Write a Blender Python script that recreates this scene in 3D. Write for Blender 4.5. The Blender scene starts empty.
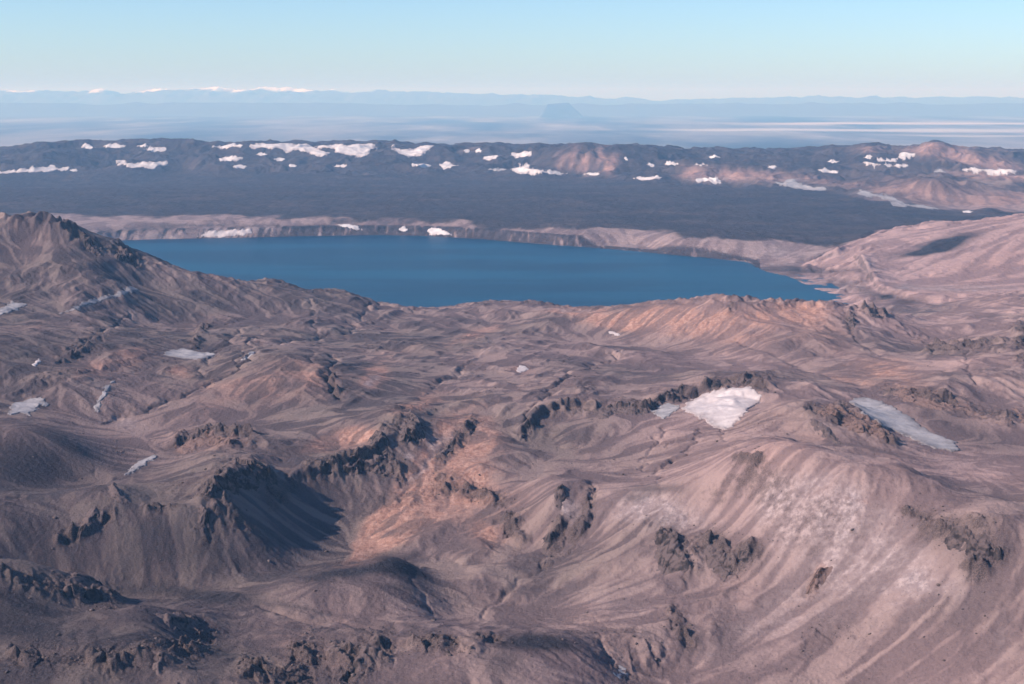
import bpy, math, time
import numpy as np
T0 = time.time()
R = math.radians
scene = bpy.context.scene
COL = scene.collection

# ---------------------------------------------------------------- camera, sky, sun, exposure
CAM_H = 900.0                                  # metres above the lake
FPX = 1407.0
PITCH = math.atan(247.0 / FPX)
cd = bpy.data.cameras.new('camera')
cam = bpy.data.objects.new('camera', cd)
COL.objects.link(cam)
cd.sensor_width = 36.0
cd.lens = 36.0 * FPX / 1024.0
cd.clip_start = 5.0
cd.clip_end = 600000.0
cam.location = (0, 0, CAM_H)
cam.rotation_euler = (math.pi / 2 - PITCH, 0, 0)
scene.camera = cam

SUN_EL = 33.0
SUN_AZ = 251.0                                 # compass style, from +Y clockwise: west-south-west, left and behind
world = bpy.data.worlds.new('World')
scene.world = world
world.use_nodes = True
wn = world.node_tree
for n in list(wn.nodes):
    wn.nodes.remove(n)
sky = wn.nodes.new('ShaderNodeTexSky')
sky.sky_type = 'NISHITA'
sky.sun_disc = False
sky.sun_elevation = R(SUN_EL)
sky.sun_rotation = R(SUN_AZ)
sky.altitude = 900
sky.air_density = 1.0
sky.dust_density = 1.0
sky.ozone_density = 6.0
bg = wn.nodes.new('ShaderNodeBackground')
bg.inputs['Strength'].default_value = 0.10
wo = wn.nodes.new('ShaderNodeOutputWorld')
tint = wn.nodes.new('ShaderNodeMix'); tint.data_type = 'RGBA'; tint.blend_type = 'MULTIPLY'; tint.inputs[0].default_value = 1.0
tint.inputs[7].default_value = (0.95, 1.01, 1.07, 1)
wn.links.new(sky.outputs[0], tint.inputs[6]); wn.links.new(tint.outputs[2], bg.inputs[0])
wn.links.new(bg.outputs[0], wo.inputs[0])

sd = bpy.data.lights.new('sun', 'SUN')
sun = bpy.data.objects.new('sun', sd)
COL.objects.link(sun)
sd.energy = 5.0
sd.angle = R(0.5)
sd.color = (1.0, 0.87, 0.76)
az, el = R(SUN_AZ), R(SUN_EL)
sv = (math.sin(az) * math.cos(el), math.cos(az) * math.cos(el), math.sin(el))
from mathutils import Vector
sun.rotation_euler = Vector(sv).to_track_quat('Z', 'Y').to_euler()

vs = scene.view_settings
vs.view_transform = 'Standard'
vs.look = 'None'
vs.exposure = 0.72
vs.gamma = 1.0
vs.use_curve_mapping = False
scene.render.engine = 'CYCLES'
cy = scene.cycles
cy.use_denoising = True
cy.denoising_prefilter = 'ACCURATE'
cy.use_adaptive_sampling = False
try:
    cy.denoiser = 'OPENIMAGEDENOISE'
except Exception:
    pass
cy.max_bounces = 4
cy.diffuse_bounces = 2
cy.volume_bounces = 0

# ---------------------------------------------------------------- numpy helpers
cP, sP = math.cos(PITCH), math.sin(PITCH)
def tan_dep(py):
    """downward tangent of the line of sight through image row py"""
    v = -(np.asarray(py, float) - 342.0) / FPX
    return -(-sP + v * cP) / (cP + v * sP)
def s_of(px, py):
    v = -(np.asarray(py, float) - 342.0) / FPX
    return ((np.asarray(px, float) - 512.0) / FPX) / (cP + v * sP)
def pt(px, py, Y):
    return float(s_of(px, py) * Y), float(Y), float(CAM_H - Y * tan_dep(py))
def project(X, Y, Z):
    dz = Z - CAM_H
    f = Y * cP - dz * sP
    u = Y * sP + dz * cP
    return 512 + FPX * X / f, 342 - FPX * u / f

def perlin(x, y, seed=0):
    xi = np.floor(x).astype(np.int64); yi = np.floor(y).astype(np.int64)
    xf = (x - xi).astype(np.float32); yf = (y - yi).astype(np.float32)
    u = xf * xf * xf * (xf * (xf * 6 - 15) + 10)
    v = yf * yf * yf * (yf * (yf * 6 - 15) + 10)
    tab = _tab(seed)
    def g(ix, iy, dx, dy):
        h = tab[(tab[ix & 1023] + iy) & 1023]
        return _GX[h] * dx + _GY[h] * dy
    a = g(xi, yi, xf, yf); b = g(xi + 1, yi, xf - 1, yf)
    c = g(xi, yi + 1, xf, yf - 1); d = g(xi + 1, yi + 1, xf - 1, yf - 1)
    ab = a + u * (b - a)
    return (ab + v * ((c + u * (d - c)) - ab)) * 1.5
_ang = np.random.RandomState(5).rand(1024) * 2 * np.pi
_GX = np.cos(_ang).astype(np.float32); _GY = np.sin(_ang).astype(np.float32)
_tabs = {}
def _tab(seed):
    if seed not in _tabs:
        _tabs[seed] = np.random.RandomState(seed + 11).permutation(1024)
    return _tabs[seed]
def fbm(x, y, octv=4, seed=0, gain=0.5, lac=2.03):
    r = 0; a = 1.0; tot = 0
    for k in range(octv):
        r = r + a * perlin(x, y, seed + k * 7)
        tot += a; a *= gain; x = x * lac + 17.3; y = y * lac - 9.1
    return r / tot
def ridged(x, y, octv=4, seed=0, gain=0.5, lac=2.07):
    r = 0; a = 1.0; tot = 0
    for k in range(octv):
        n = 1 - np.abs(perlin(x, y, seed + k * 7)) * 1.6
        r = r + a * n
        tot += a; a *= gain; x = x * lac + 5.3; y = y * lac - 3.1
    return r / tot
def sstep(a, b, x):
    t = np.clip((x - a) / (b - a), 0, 1)
    return t * t * (3 - 2 * t)

# ---------------------------------------------------------------- the lie of the land: crest and valley knots
K = []
def kn(*pts):
    for p in pts: K.append(pt(*p))
def line(pts, step=26):
    """a crest or valley line, resampled"""
    for (a, b) in zip(pts[:-1], pts[1:]):
        n = max(1, int(round(math.hypot(b[0] - a[0], b[1] - a[1]) / step)))
        for i in range(n):
            t = i / n
            K.append(pt(a[0] + t * (b[0] - a[0]), a[1] + t * (b[1] - a[1]), a[2] + t * (b[2] - a[2])))
    K.append(pt(*pts[-1]))
def ground(pts):
    for p in pts: K.append(p)
# south rim of the lake, the crest seen against the water
rim = [(-160, 222, 4250), (-60, 217, 4280), (0, 216, 4300), (40, 215, 4320), (62, 221, 4350), (76, 236, 4490), (90, 244, 4560),
       (108, 250, 4600), (124, 248, 4620), (136, 257, 4620), (150, 263, 4620), (165, 262, 4600), (176, 266, 4590), (190, 277, 4570),
       (215, 274, 4480), (235, 277, 4500), (256, 280, 4520), (277, 274, 4550), (292, 283, 4580), (312, 290, 4620), (340, 289, 4650),
       (362, 299, 4680), (385, 305, 4720), (410, 307, 4750), (440, 304, 4780), (470, 301, 4800), (500, 300, 4800), (535, 303, 4780),
       (570, 307, 4700), (600, 307, 4600), (630, 304, 4450), (650, 299, 4380), (690, 297, 4280), (720, 295, 4220), (742, 293, 4200),
       (770, 299, 4200), (800, 298, 4200), (835, 302, 4200), (860, 309, 4180), (884, 316, 4120), (905, 331, 4000), (930, 342, 3880)]
line(rim)
for p in rim[:-3:2]:                                   # the hidden side falls to the water
    x, y, z = pt(*p)
    K.append((x * 1.06, y + 430, z * 0.45)); K.append((x * 1.12, y + 950, -40))
# west ridge flank
kn((0, 250, 4150), (60, 262, 4080), (30, 238, 4250), (100, 270, 4080), (75, 250, 4210), (90, 285, 3970), (125, 268, 4220), (0, 312, 3600), (62, 313, 3720), (140, 290, 4150), (140, 318, 3850), (200, 300, 4180),
   (60, 345, 3300), (0, 345, 3200), (110, 332, 3520), (200, 330, 3820), (260, 310, 4200), (300, 320, 4050), (-100, 300, 3650), (-100, 350, 3100))
# valley with the snow fields on the left and the round hills about it
kn((0, 385, 2980), (28, 407, 2860), (60, 418, 2800), (60, 385, 2990), (130, 353, 3330), (100, 372, 3150), (178, 355, 3420), (185, 375, 3180),
   (95, 415, 2860), (130, 392, 3000), (-60, 400, 2850))
line([(-80, 440, 2450), (0, 428, 2480), (35, 429, 2500), (65, 441, 2500), (90, 458, 2480)])
kn((30, 422, 2720), (85, 430, 2760), (120, 425, 2830), (70, 480, 2400), (0, 470, 2330), (100, 466, 2500), (140, 455, 2620), (125, 476, 2440), (20, 492, 2280))
# broad orange dome
kn((220, 364, 3270), (270, 356, 3330), (310, 357, 3300), (335, 378, 3140), (260, 340, 3600), (240, 395, 3040), (300, 395, 3020), (250, 422, 2850),
   (170, 440, 2720), (200, 410, 2900), (215, 437, 2700), (212, 450, 2600), (170, 470, 2430), (190, 462, 2480), (330, 405, 2960))
# upper plateau
kn((350, 325, 4150), (420, 330, 4200), (500, 325, 4300), (560, 325, 4250), (350, 360, 3520), (450, 350, 3720), (380, 388, 3130), (450, 395, 3100),
   (550, 350, 3800), (600, 370, 3450), (500, 378, 3350), (640, 345, 3850), (400, 345, 3800), (330, 340, 3850), (350, 412, 2880), (300, 412, 2900), (300, 432, 2700))
# front ridge with the black crags
line([(-120, 500, 2180), (-50, 496, 2130), (0, 493, 2110), (60, 501, 2130), (95, 494, 2150), (112, 484, 2170), (130, 492, 2170), (165, 498, 2180), (195, 484, 2210),
      (220, 467, 2280), (240, 455, 2330), (262, 460, 2370), (290, 477, 2400), (315, 470, 2430), (350, 462, 2500), (375, 445, 2580), (388, 428, 2650), (408, 408, 2760)])
kn((150, 486, 2330), (230, 446, 2440), (290, 462, 2480), (350, 440, 2640))
# the deep valley under it
line([(40, 580, 1960), (90, 588, 1975), (135, 592, 2000), (200, 590, 2015), (270, 580, 2065), (330, 563, 2150), (355, 552, 2210), (400, 500, 2380), (428, 462, 2560), (440, 440, 2660)])
kn((240, 520, 2130), (150, 545, 2060), (60, 540, 2010), (0, 530, 1990), (-80, 530, 2000), (330, 500, 2410), (300, 535, 2225), (300, 508, 2325), (330, 530, 2300), (345, 480, 2490), (275, 500, 2260), (370, 470, 2500), (250, 485, 2250))
# orange face to the right of the valley
kn((425, 425, 2720), (455, 415, 2860), (480, 428, 2760), (520, 437, 2740), (540, 465, 2560), (500, 470, 2540), (460, 500, 2410), (520, 510, 2330), (430, 560, 2160), (400, 545, 2210),
   (480, 560, 2130), (470, 600, 2010), (540, 540, 2210), (430, 590, 2050))
line([(480, 616, 1960), (520, 585, 2060), (560, 548, 2170), (577, 515, 2260), (592, 495, 2330), (601, 482, 2400)])
# knob and pale spur
kn((558, 486, 2290), (545, 480, 2380), (572, 512, 2215), (540, 500, 2310))
line([(600, 500, 2260), (625, 492, 2280), (650, 498, 2210), (680, 485, 2200), (705, 472, 2210), (730, 452, 2180), (745, 450, 2160), (790, 463, 2090), (830, 478, 2020),
      (862, 487, 1980), (895, 502, 1930), (925, 511, 1890), (960, 514, 1850), (990, 524, 1810), (1030, 536, 1780), (1100, 550, 1740)])
kn((640, 530, 2130), (640, 580, 1990), (690, 560, 2010), (600, 540, 2150), (580, 580, 2040), (720, 520, 2110), (740, 570, 1980), (800, 560, 1930), (870, 560, 1860),
   (870, 620, 1760), (960, 600, 1720), (780, 640, 1760), (720, 620, 1840), (670, 620, 1860), (640, 640, 1780), (1024, 620, 1640), (760, 690, 1640), (850, 700, 1610), (950, 700, 1560), (1080, 690, 1500),
   (760, 500, 2080), (980, 560, 1760), (560, 600, 2000))
# plateau behind the spur
kn((760, 440, 2400), (800, 450, 2330), (850, 462, 2330), (900, 475, 2260), (900, 455, 2430), (960, 490, 2130), (1000, 500, 2060), (1024, 470, 2330), (960, 465, 2380), (1080, 500, 2050),
   (650, 440, 2680), (650, 475, 2440), (600, 480, 2440), (590, 440, 2700), (540, 440, 2740), (700, 450, 2560), (700, 430, 2680), (600, 418, 2840), (660, 418, 2830), (560, 418, 2850),
   (600, 398, 2960), (560, 402, 2930), (660, 393, 3010), (530, 415, 2860), (700, 385, 3060), (760, 385, 3060), (725, 408, 2860), (750, 400, 2920), (726, 430, 2700), (740, 440, 2500))
# hillock beside the oval snow field
kn((798, 396, 2680), (770, 410, 2680), (830, 401, 2680), (868, 424, 2580), (892, 438, 2510), (760, 428, 2600), (810, 440, 2480), (835, 448, 2440), (850, 445, 2480), (845, 425, 2560), (815, 378, 3000), (850, 385, 2980))
kn((858, 403, 2850), (905, 422, 2700), (950, 446, 2530), (900, 440, 2560), (920, 405, 2860), (970, 430, 2660), (1024, 455, 2480), (1024, 425, 2700), (1100, 440, 2600),
   (930, 396, 2940), (930, 378, 3060), (880, 383, 3020), (985, 395, 2940), (1000, 380, 3040), (1000, 408, 2850))
# east part under the skyline
kn((650, 345, 3950), (720, 365, 3680), (700, 345, 3880), (740, 315, 4080), (690, 318, 4120), (800, 340, 3760), (780, 320, 4020), (800, 370, 3280), (870, 350, 3680), (870, 325, 4050), (900, 368, 3300),
   (960, 360, 3450), (1000, 350, 3550), (1024, 370, 3250), (940, 350, 3720), (1000, 330, 3900), (1100, 340, 3700), (1024, 318, 4150), (975, 335, 3980), (620, 330, 4150))
kn((900, 318, 4800), (930, 322, 4700), (880, 305, 5450), (940, 306, 5350), (980, 312, 4950), (1020, 300, 5200), (1080, 290, 5300), (1000, 322, 4400))
# mound of pale ash and the near hills
line([(262, 590, 1940), (300, 577, 1970), (350, 563, 2020), (395, 556, 2050), (415, 566, 2065), (428, 590, 2000)])
kn((340, 600, 1880), (400, 605, 1880), (400, 577, 1965), (350, 584, 1940), (412, 590, 1930), (300, 612, 1850), (340, 627, 1850), (400, 625, 1870), (440, 616, 1920), (260, 606, 1880), (380, 560, 2080), (425, 570, 2100),
   (500, 622, 1910), (560, 627, 1870), (600, 640, 1800), (618, 670, 1720), (640, 690, 1670), (230, 612, 1840))
line([(180, 640, 1690), (230, 648, 1700), (262, 636, 1720), (300, 629, 1730), (345, 634, 1700), (390, 630, 1720), (425, 640, 1690), (455, 641, 1680), (478, 641, 1690), (500, 634, 1720), (540, 632, 1730), (572, 638, 1720), (592, 648, 1700), (604, 664, 1690)])
kn((300, 684, 1560), (400, 690, 1560), (500, 684, 1580), (560, 684, 1600), (450, 665, 1610), (230, 684, 1500), (590, 690, 1630))
# near hills bottom left
line([(-100, 545, 1800), (-40, 548, 1800), (0, 552, 1800), (30, 549, 1820), (60, 572, 1810), (95, 580, 1830), (125, 598, 1840)])
line([(100, 640, 1620), (125, 618, 1690), (149, 602, 1740), (165, 622, 1690), (190, 640, 1640)])
kn((60, 612, 1730), (20, 600, 1720), (100, 607, 1790), (0, 640, 1600), (60, 655, 1560), (0, 684, 1480), (100, 690, 1470), (160, 684, 1490), (205, 625, 1760), (190, 600, 1900), (160, 596, 1930))
ground([(-900, 1150, 180), (-500, 1150, 200), (-200, 1150, 190), (100, 1150, 150), (400, 1150, 120), (700, 1150, 110), (1000, 1150, 100)])
# east side beyond the lake: pink mountain
line([(845, 247, 7800), (870, 237, 7650), (900, 226, 7520), (930, 221, 7450), (960, 217, 7380), (990, 207, 7300), (1008, 213, 7300), (1030, 216, 7250), (1070, 213, 7200), (1150, 205, 7100)], 20)
kn((940, 270, 6500), (1000, 260, 6350), (1024, 245, 6250), (1100, 230, 6200), (1000, 285, 5850), (1024, 272, 5750), (1100, 262, 5700), (905, 256, 6900), (950, 240, 7000), (985, 232, 6900), (915, 287, 5950), (960, 287, 5900),
   (885, 268, 6800), (870, 262, 7100), (850, 258, 7350), (900, 275, 6350))
ground([(3000, 8400, 110), (2300, 8700, 85), (3800, 8600, 110), (4600, 9000, 110)])
# lake floor
for gx in np.arange(-2200, 1900, 500):
    for gy in np.arange(6100, 8800, 450):
        if gx < 1500 and (gy < 7600 or gx < 1000): K.append((float(gx), float(gy), -45.0))
# shore shelf and lava plain
for x_ in range(-150, 1200, 90):
    for (y0, z) in ((228, 66), (216, 72), (203, 76), (192, 84)):
        if x_ > 800 and y0 > 220: continue
        if x_ > 880 and y0 > 196: continue
        yy = y0 + max(0, (x_ - 450)) * 0.045 * (1 if y0 > 210 else 0.3)
        Yd = (CAM_H - z) / float(tan_dep(yy))
        K.append((float(s_of(x_, yy) * Yd), Yd, z))
for x_, yf in ((-140, 172), (0, 172), (60, 171), (120, 169), (190, 170), (260, 172), (330, 174), (400, 174), (470, 173), (520, 172), (570, 176), (630, 180), (700, 185), (760, 187), (820, 191)):
    Yd = (CAM_H - 92) / float(tan_dep(yf))
    K.append((float(s_of(x_, yf) * Yd), Yd, 92.0))
# northern rim
line([(-140, 150, 16600), (-60, 152, 16400), (0, 151, 16200), (40, 143.5, 16500), (100, 145, 16500), (122, 147, 16400), (175, 141.5, 16600), (240, 142, 16700), (300, 142, 16800), (360, 143, 16800), (420, 143, 16700),
      (470, 146, 16500), (520, 150, 16000), (545, 152, 15400), (575, 147, 15200), (612, 150, 15100), (660, 153.5, 15200), (710, 155, 15500), (760, 156, 15700), (820, 153, 15800), (852, 148.5, 15800),
      (868, 147, 15800), (890, 150, 15700), (905, 153, 15500), (922, 148, 15300), (936, 146, 15200), (950, 150, 15100), (985, 155, 14900), (1010, 160, 14700), (1040, 168, 14600), (1150, 166, 14600)], 22)
kn((60, 158, 15600), (130, 160, 15600), (20, 162, 15400), (250, 158, 15700), (330, 160, 15600), (420, 160, 15500), (200, 158, 15500), (490, 163, 15000),
   (545, 166, 14600), (600, 165, 14500), (670, 166, 14400), (700, 164, 14300), (760, 165, 14400), (700, 172, 13700), (760, 175, 13500), (640, 168, 14300), (800, 172, 13700), (850, 172, 13700), (830, 178, 13200),
   (900, 172, 14000), (960, 173, 13900), (1024, 177, 13600), (1100, 178, 13500), (880, 183, 12700), (940, 180.5, 12500), (1000, 184, 12600), (860, 194, 12000))
line([(898, 196, 11300), (915, 186, 11500), (935, 181.5, 11600), (955, 185, 11600), (985, 188, 11600), (1005, 194, 11600), (1060, 196, 11600)], 20)
kn((940, 209, 10700), (985, 212, 10500), (900, 203, 10900), (1040, 212, 10500), (1000, 203, 11000))
for x_ in range(-200, 1250, 110):
    K.append((float(s_of(x_, 145) * 18200), 18200.0, 150.0)); K.append((float(s_of(x_, 145) * 20500), 20500.0, -150.0))

K = np.array(K, float)
# drop knots that nearly coincide
keep = []
for i in range(len(K)):
    d = 6 + K[i, 1] * 0.004
    if all((abs(K[i, 0] - K[j, 0]) > d or abs(K[i, 1] - K[j, 1]) > d * 1.2) for j in keep[-400:]): keep.append(i)
K = K[keep]
SC = 1000.0
def rbf_fit(P, lam=1e-5):
    n = len(P); A = np.zeros((n + 3, n + 3)); X = P[:, :2] / SC
    d = np.hypot(X[:, None, 0] - X[None, :, 0], X[:, None, 1] - X[None, :, 1])
    A[:n, :n] = d ** 1.5 + np.eye(n) * lam
    A[:n, n] = 1; A[:n, n + 1:] = X; A[n, :n] = 1; A[n + 1:, :n] = X.T
    b = np.zeros(n + 3); b[:n] = P[:, 2]
    return np.linalg.solve(A, b)
W = rbf_fit(K)
def rbf_eval(X, Y):
    x = X.ravel() / SC; y = Y.ravel() / SC; out = np.empty(x.size)
    n = len(K); kx = K[:, 0] / SC; ky = K[:, 1] / SC
    for i in range(0, x.size, 20000):
        d2 = (x[i:i + 20000, None] - kx) ** 2 + (y[i:i + 20000, None] - ky) ** 2
        out[i:i + 20000] = (d2 ** 0.75) @ W[:n] + W[n] + W[n + 1] * x[i:i + 20000] + W[n + 2] * y[i:i + 20000]
    return out.reshape(X.shape)
print('knots', len(K), time.time() - T0)

# ---------------------------------------------------------------- regular grids
class Grid:
    def __init__(s, x0, x1, y0, y1, c):
        s.x0, s.y0, s.c = x0, y0, c
        s.nx = int((x1 - x0) / c) + 1; s.ny = int((y1 - y0) / c) + 1
        s.X, s.Y = np.meshgrid(x0 + np.arange(s.nx, dtype=np.float32) * c, y0 + np.arange(s.ny, dtype=np.float32) * c)
    def sample(s, F, X, Y):
        fx = np.clip((X - s.x0) / s.c, 0, s.nx - 1.001); fy = np.clip((Y - s.y0) / s.c, 0, s.ny - 1.001)
        ix = fx.astype(np.int64); iy = fy.astype(np.int64); tx = (fx - ix).astype(np.float32); ty = (fy - iy).astype(np.float32)
        F = F.ravel(); b = iy * s.nx + ix
        return (F[b] * (1 - tx) + F[b + 1] * tx) * (1 - ty) + (F[b + s.nx] * (1 - tx) + F[b + s.nx + 1] * tx) * ty
    def cubic(s, F, X, Y):
        fx = np.clip((X - s.x0) / s.c, 1, s.nx - 2.001); fy = np.clip((Y - s.y0) / s.c, 1, s.ny - 2.001)
        ix = fx.astype(np.int64); iy = fy.astype(np.int64); tx = (fx - ix).astype(np.float32); ty = (fy - iy).astype(np.float32)
        def w(t): return ((1 - t) ** 3 / 6, (3 * t ** 3 - 6 * t ** 2 + 4) / 6, (-3 * t ** 3 + 3 * t ** 2 + 3 * t + 1) / 6, t ** 3 / 6)
        wx, wy = w(tx), w(ty); F = F.ravel(); out = 0
        b = (iy - 1) * s.nx + ix - 1
        ixm = np.minimum(ix + 2, s.nx - 1)
        for j in range(4):
            for i in range(4):
                out = out + F[np.minimum(b + j * s.nx + i, F.size - 1)] * (wy[j] * wx[i])
        return out
def upsampled(gc, Fc, g):
    return gc.cubic(Fc.astype(np.float32), g.X, g.Y).astype(np.float32)
def blur(F, n=1):
    for _ in range(n):
        F = np.pad(F, 1, mode='edge')
        F = (F[:-2] + 2 * F[1:-1] + F[2:]) * 0.25
        F = (F[:, :-2] + 2 * F[:, 1:-1] + F[:, 2:]) * 0.25
    return F
def slope(F, c):
    gy, gx = np.gradient(F, c)
    return gx, gy

def erode(g, Hh, n_drop, batches, steps, rad=1, strength=1.0, seed=0):
    """rain drops run down the slope together, cut gullies and lay down fans"""
    rs = np.random.RandomState(seed)
    Hh = Hh.copy(); c = g.c
    for b in range(batches):
        x = rs.rand(n_drop) * (g.nx - 4) + 1.5; y = rs.rand(n_drop) * (g.ny - 4) + 1.5
        dx = np.zeros(n_drop); dy = np.zeros(n_drop); sed = np.zeros(n_drop); wat = np.ones(n_drop)
        for k in range(steps):
            ix = x.astype(np.int64); iy = y.astype(np.int64); tx = x - ix; ty = y - iy
            i0 = iy * g.nx + ix; F = Hh.ravel()
            h00 = F[i0]; h10 = F[i0 + 1]; h01 = F[i0 + g.nx]; h11 = F[i0 + g.nx + 1]
            gx = (h10 - h00) * (1 - ty) + (h11 - h01) * ty; gy = (h01 - h00) * (1 - tx) + (h11 - h10) * tx
            h = (h00 * (1 - tx) + h10 * tx) * (1 - ty) + (h01 * (1 - tx) + h11 * tx) * ty
            dx = dx * 0.35 - gx * 0.65 / c; dy = dy * 0.35 - gy * 0.65 / c
            ln = np.hypot(dx, dy) + 1e-9
            dx = dx / ln; dy = dy / ln
            xn = np.clip(x + dx, 1.5, g.nx - 3.5); yn = np.clip(y + dy, 1.5, g.ny - 3.5)
            jx = xn.astype(np.int64); jy = yn.astype(np.int64); ux = xn - jx; uy = yn - jy
            j0 = jy * g.nx + jx
            hn = (F[j0] * (1 - ux) + F[j0 + 1] * ux) * (1 - uy) + (F[j0 + g.nx] * (1 - ux) + F[j0 + g.nx + 1] * ux) * uy
            dh = hn - h
            cap = np.maximum(-dh, 0.01) * wat * 1.6 * strength
            dep = np.where(dh > 0, np.minimum(sed, dh), np.where(sed > cap, (sed - cap) * 0.25, 0))
            ero = np.where((dh <= 0) & (sed <= cap), np.minimum((cap - sed) * 0.28, -dh * 0.5), 0)
            am = dep - ero
            sed = sed - am; wat *= 0.975
            idx = np.concatenate([i0, i0 + 1, i0 + g.nx, i0 + g.nx + 1])
            ww = np.concatenate([am * (1 - tx) * (1 - ty), am * tx * (1 - ty), am * (1 - tx) * ty, am * tx * ty])
            Hh += np.bincount(idx, ww, minlength=Hh.size).reshape(Hh.shape).astype(np.float32)
            x, y = xn, yn
    return Hh
def talus(Hh, c, tan_max, n, rate=0.22):
    """loose scree settles to its angle of rest"""
    for _ in range(n):
        for ax in (0, 1):
            d = np.diff(Hh, axis=ax)
            lim = tan_max * c
            lim = lim[tuple(slice(0, d.shape[0]) if a == 0 else slice(0, d.shape[1]) for a in (0, 1))] if np.ndim(lim) else lim
            ex = np.sign(d) * np.maximum(np.abs(d) - lim, 0) * rate
            if ax == 0: Hh[:-1] += ex; Hh[1:] -= ex
            else: Hh[:, :-1] += ex; Hh[:, 1:] -= ex
    return Hh
def lic(g, F, N, steps, step=1.0):
    """smear noise N along the fall line of F: streaks of scree"""
    gx, gy = slope(F, g.c); m = np.hypot(gx, gy) + 1e-6
    ux = (gx / m).astype(np.float32); uy = (gy / m).astype(np.float32)
    acc = N.copy(); 
    for sgn in (1, -1):
        X = g.X.copy(); Y = g.Y.copy()
        for k in range(steps):
            i = (np.clip((Y - g.y0) / g.c + 0.5, 0, g.ny - 1).astype(np.int32) * g.nx + np.clip((X - g.x0) / g.c + 0.5, 0, g.nx - 1).astype(np.int32))
            X = X + sgn * ux.ravel()[i] * g.c * step; Y = Y + sgn * uy.ravel()[i] * g.c * step
            i = (np.clip((Y - g.y0) / g.c + 0.5, 0, g.ny - 1).astype(np.int32) * g.nx + np.clip((X - g.x0) / g.c + 0.5, 0, g.nx - 1).astype(np.int32))
            acc += N.ravel()[i]
    acc = acc / math.sqrt(2 * steps + 1)
    return acc

# ---------------------------------------------------------------- lake outline
def lake_pt(px, py):
    Y = CAM_H / float(tan_dep(py)); return (float(s_of(px, py)) * Y, Y)
LAKE = [lake_pt(*p) for p in ((108, 243), (120, 240.5), (160, 239.2), (215, 238), (250, 237.5), (300, 236.2), (380, 235), (430, 236), (480, 239), (520, 242.5), (580, 247), (640, 252), (700, 257.5),
        (742, 262), (752, 266), (764, 272), (784, 276), (800, 283), (812, 288), (827, 293), (834, 297), (831, 301))]
LAKE += [(1350, 5900), (1000, 5650), (500, 5550), (0, 5650), (-700, 5550), (-1400, 5450), (-2000, 5500), (-2500, 5900), (-2750, 6800), (-2750, 7700)]
LK = np.array(LAKE, float)
def sdf(X, Y, P):
    x = X.astype(float); y = Y.astype(float); d = np.full(X.shape, 1e18); ins = np.zeros(X.shape, bool)
    n = len(P)
    for i in range(n):
        ax, ay = P[i]; bx, by = P[(i + 1) % n]
        ex, ey = bx - ax, by - ay
        t = np.clip(((x - ax) * ex + (y - ay) * ey) / (ex * ex + ey * ey + 1e-9), 0, 1)
        d = np.minimum(d, (x - ax - t * ex) ** 2 + (y - ay - t * ey) ** 2)
        if ay != by:
            ins ^= ((ay > y) != (by > y)) & (x < ex * (y - ay) / (by - ay) + ax)
    d = np.sqrt(d)
    return np.where(ins, -d, d)

# ---------------------------------------------------------------- near terrain grid
GC = Grid(-3400, 3400, 900, 6400, 34.0)
BC = rbf_eval(GC.X, GC.Y)
GN = Grid(-2750, 2750, 1080, 5900, 3.4)
print('grid', GN.nx, GN.ny, time.time() - T0)
B = upsampled(GC, BC, GN)
Xn, Yn = GN.X, GN.Y
wx = fbm(Xn / 420, Yn / 420, 3, 31) * 130; wy = fbm(Xn / 420, Yn / 420, 3, 47) * 130
PXB, PYB = project(Xn, Yn, B)                      # where each patch of ground lies in the view (used to lay out rock and soil)
def blob(px, py, rx, ry, ang=0, P=None):
    X, Y = P if P is not None else (PXB, PYB)
    a = R(ang); ca, sa = math.cos(a), math.sin(a)
    u = ((X - px) * ca + (Y - py) * sa) / rx; v = (-(X - px) * sa + (Y - py) * ca) / ry
    return np.exp(-(u * u + v * v))
def strokes(pts, w, P=None):
    X, Y = P if P is not None else (PXB, PYB)
    d = np.full(X.shape, 1e9, np.float32)
    for (a, b) in zip(pts[:-1], pts[1:]):
        ex, ey = b[0] - a[0], b[1] - a[1]
        t = np.clip(((X - a[0]) * ex + (Y - a[1]) * ey) / (ex * ex + ey * ey + 1e-9), 0, 1)
        d = np.minimum(d, (X - a[0] - t * ex) ** 2 + (Y - a[1] - t * ey) ** 2)
    return np.exp(-d / (w * w))
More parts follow.
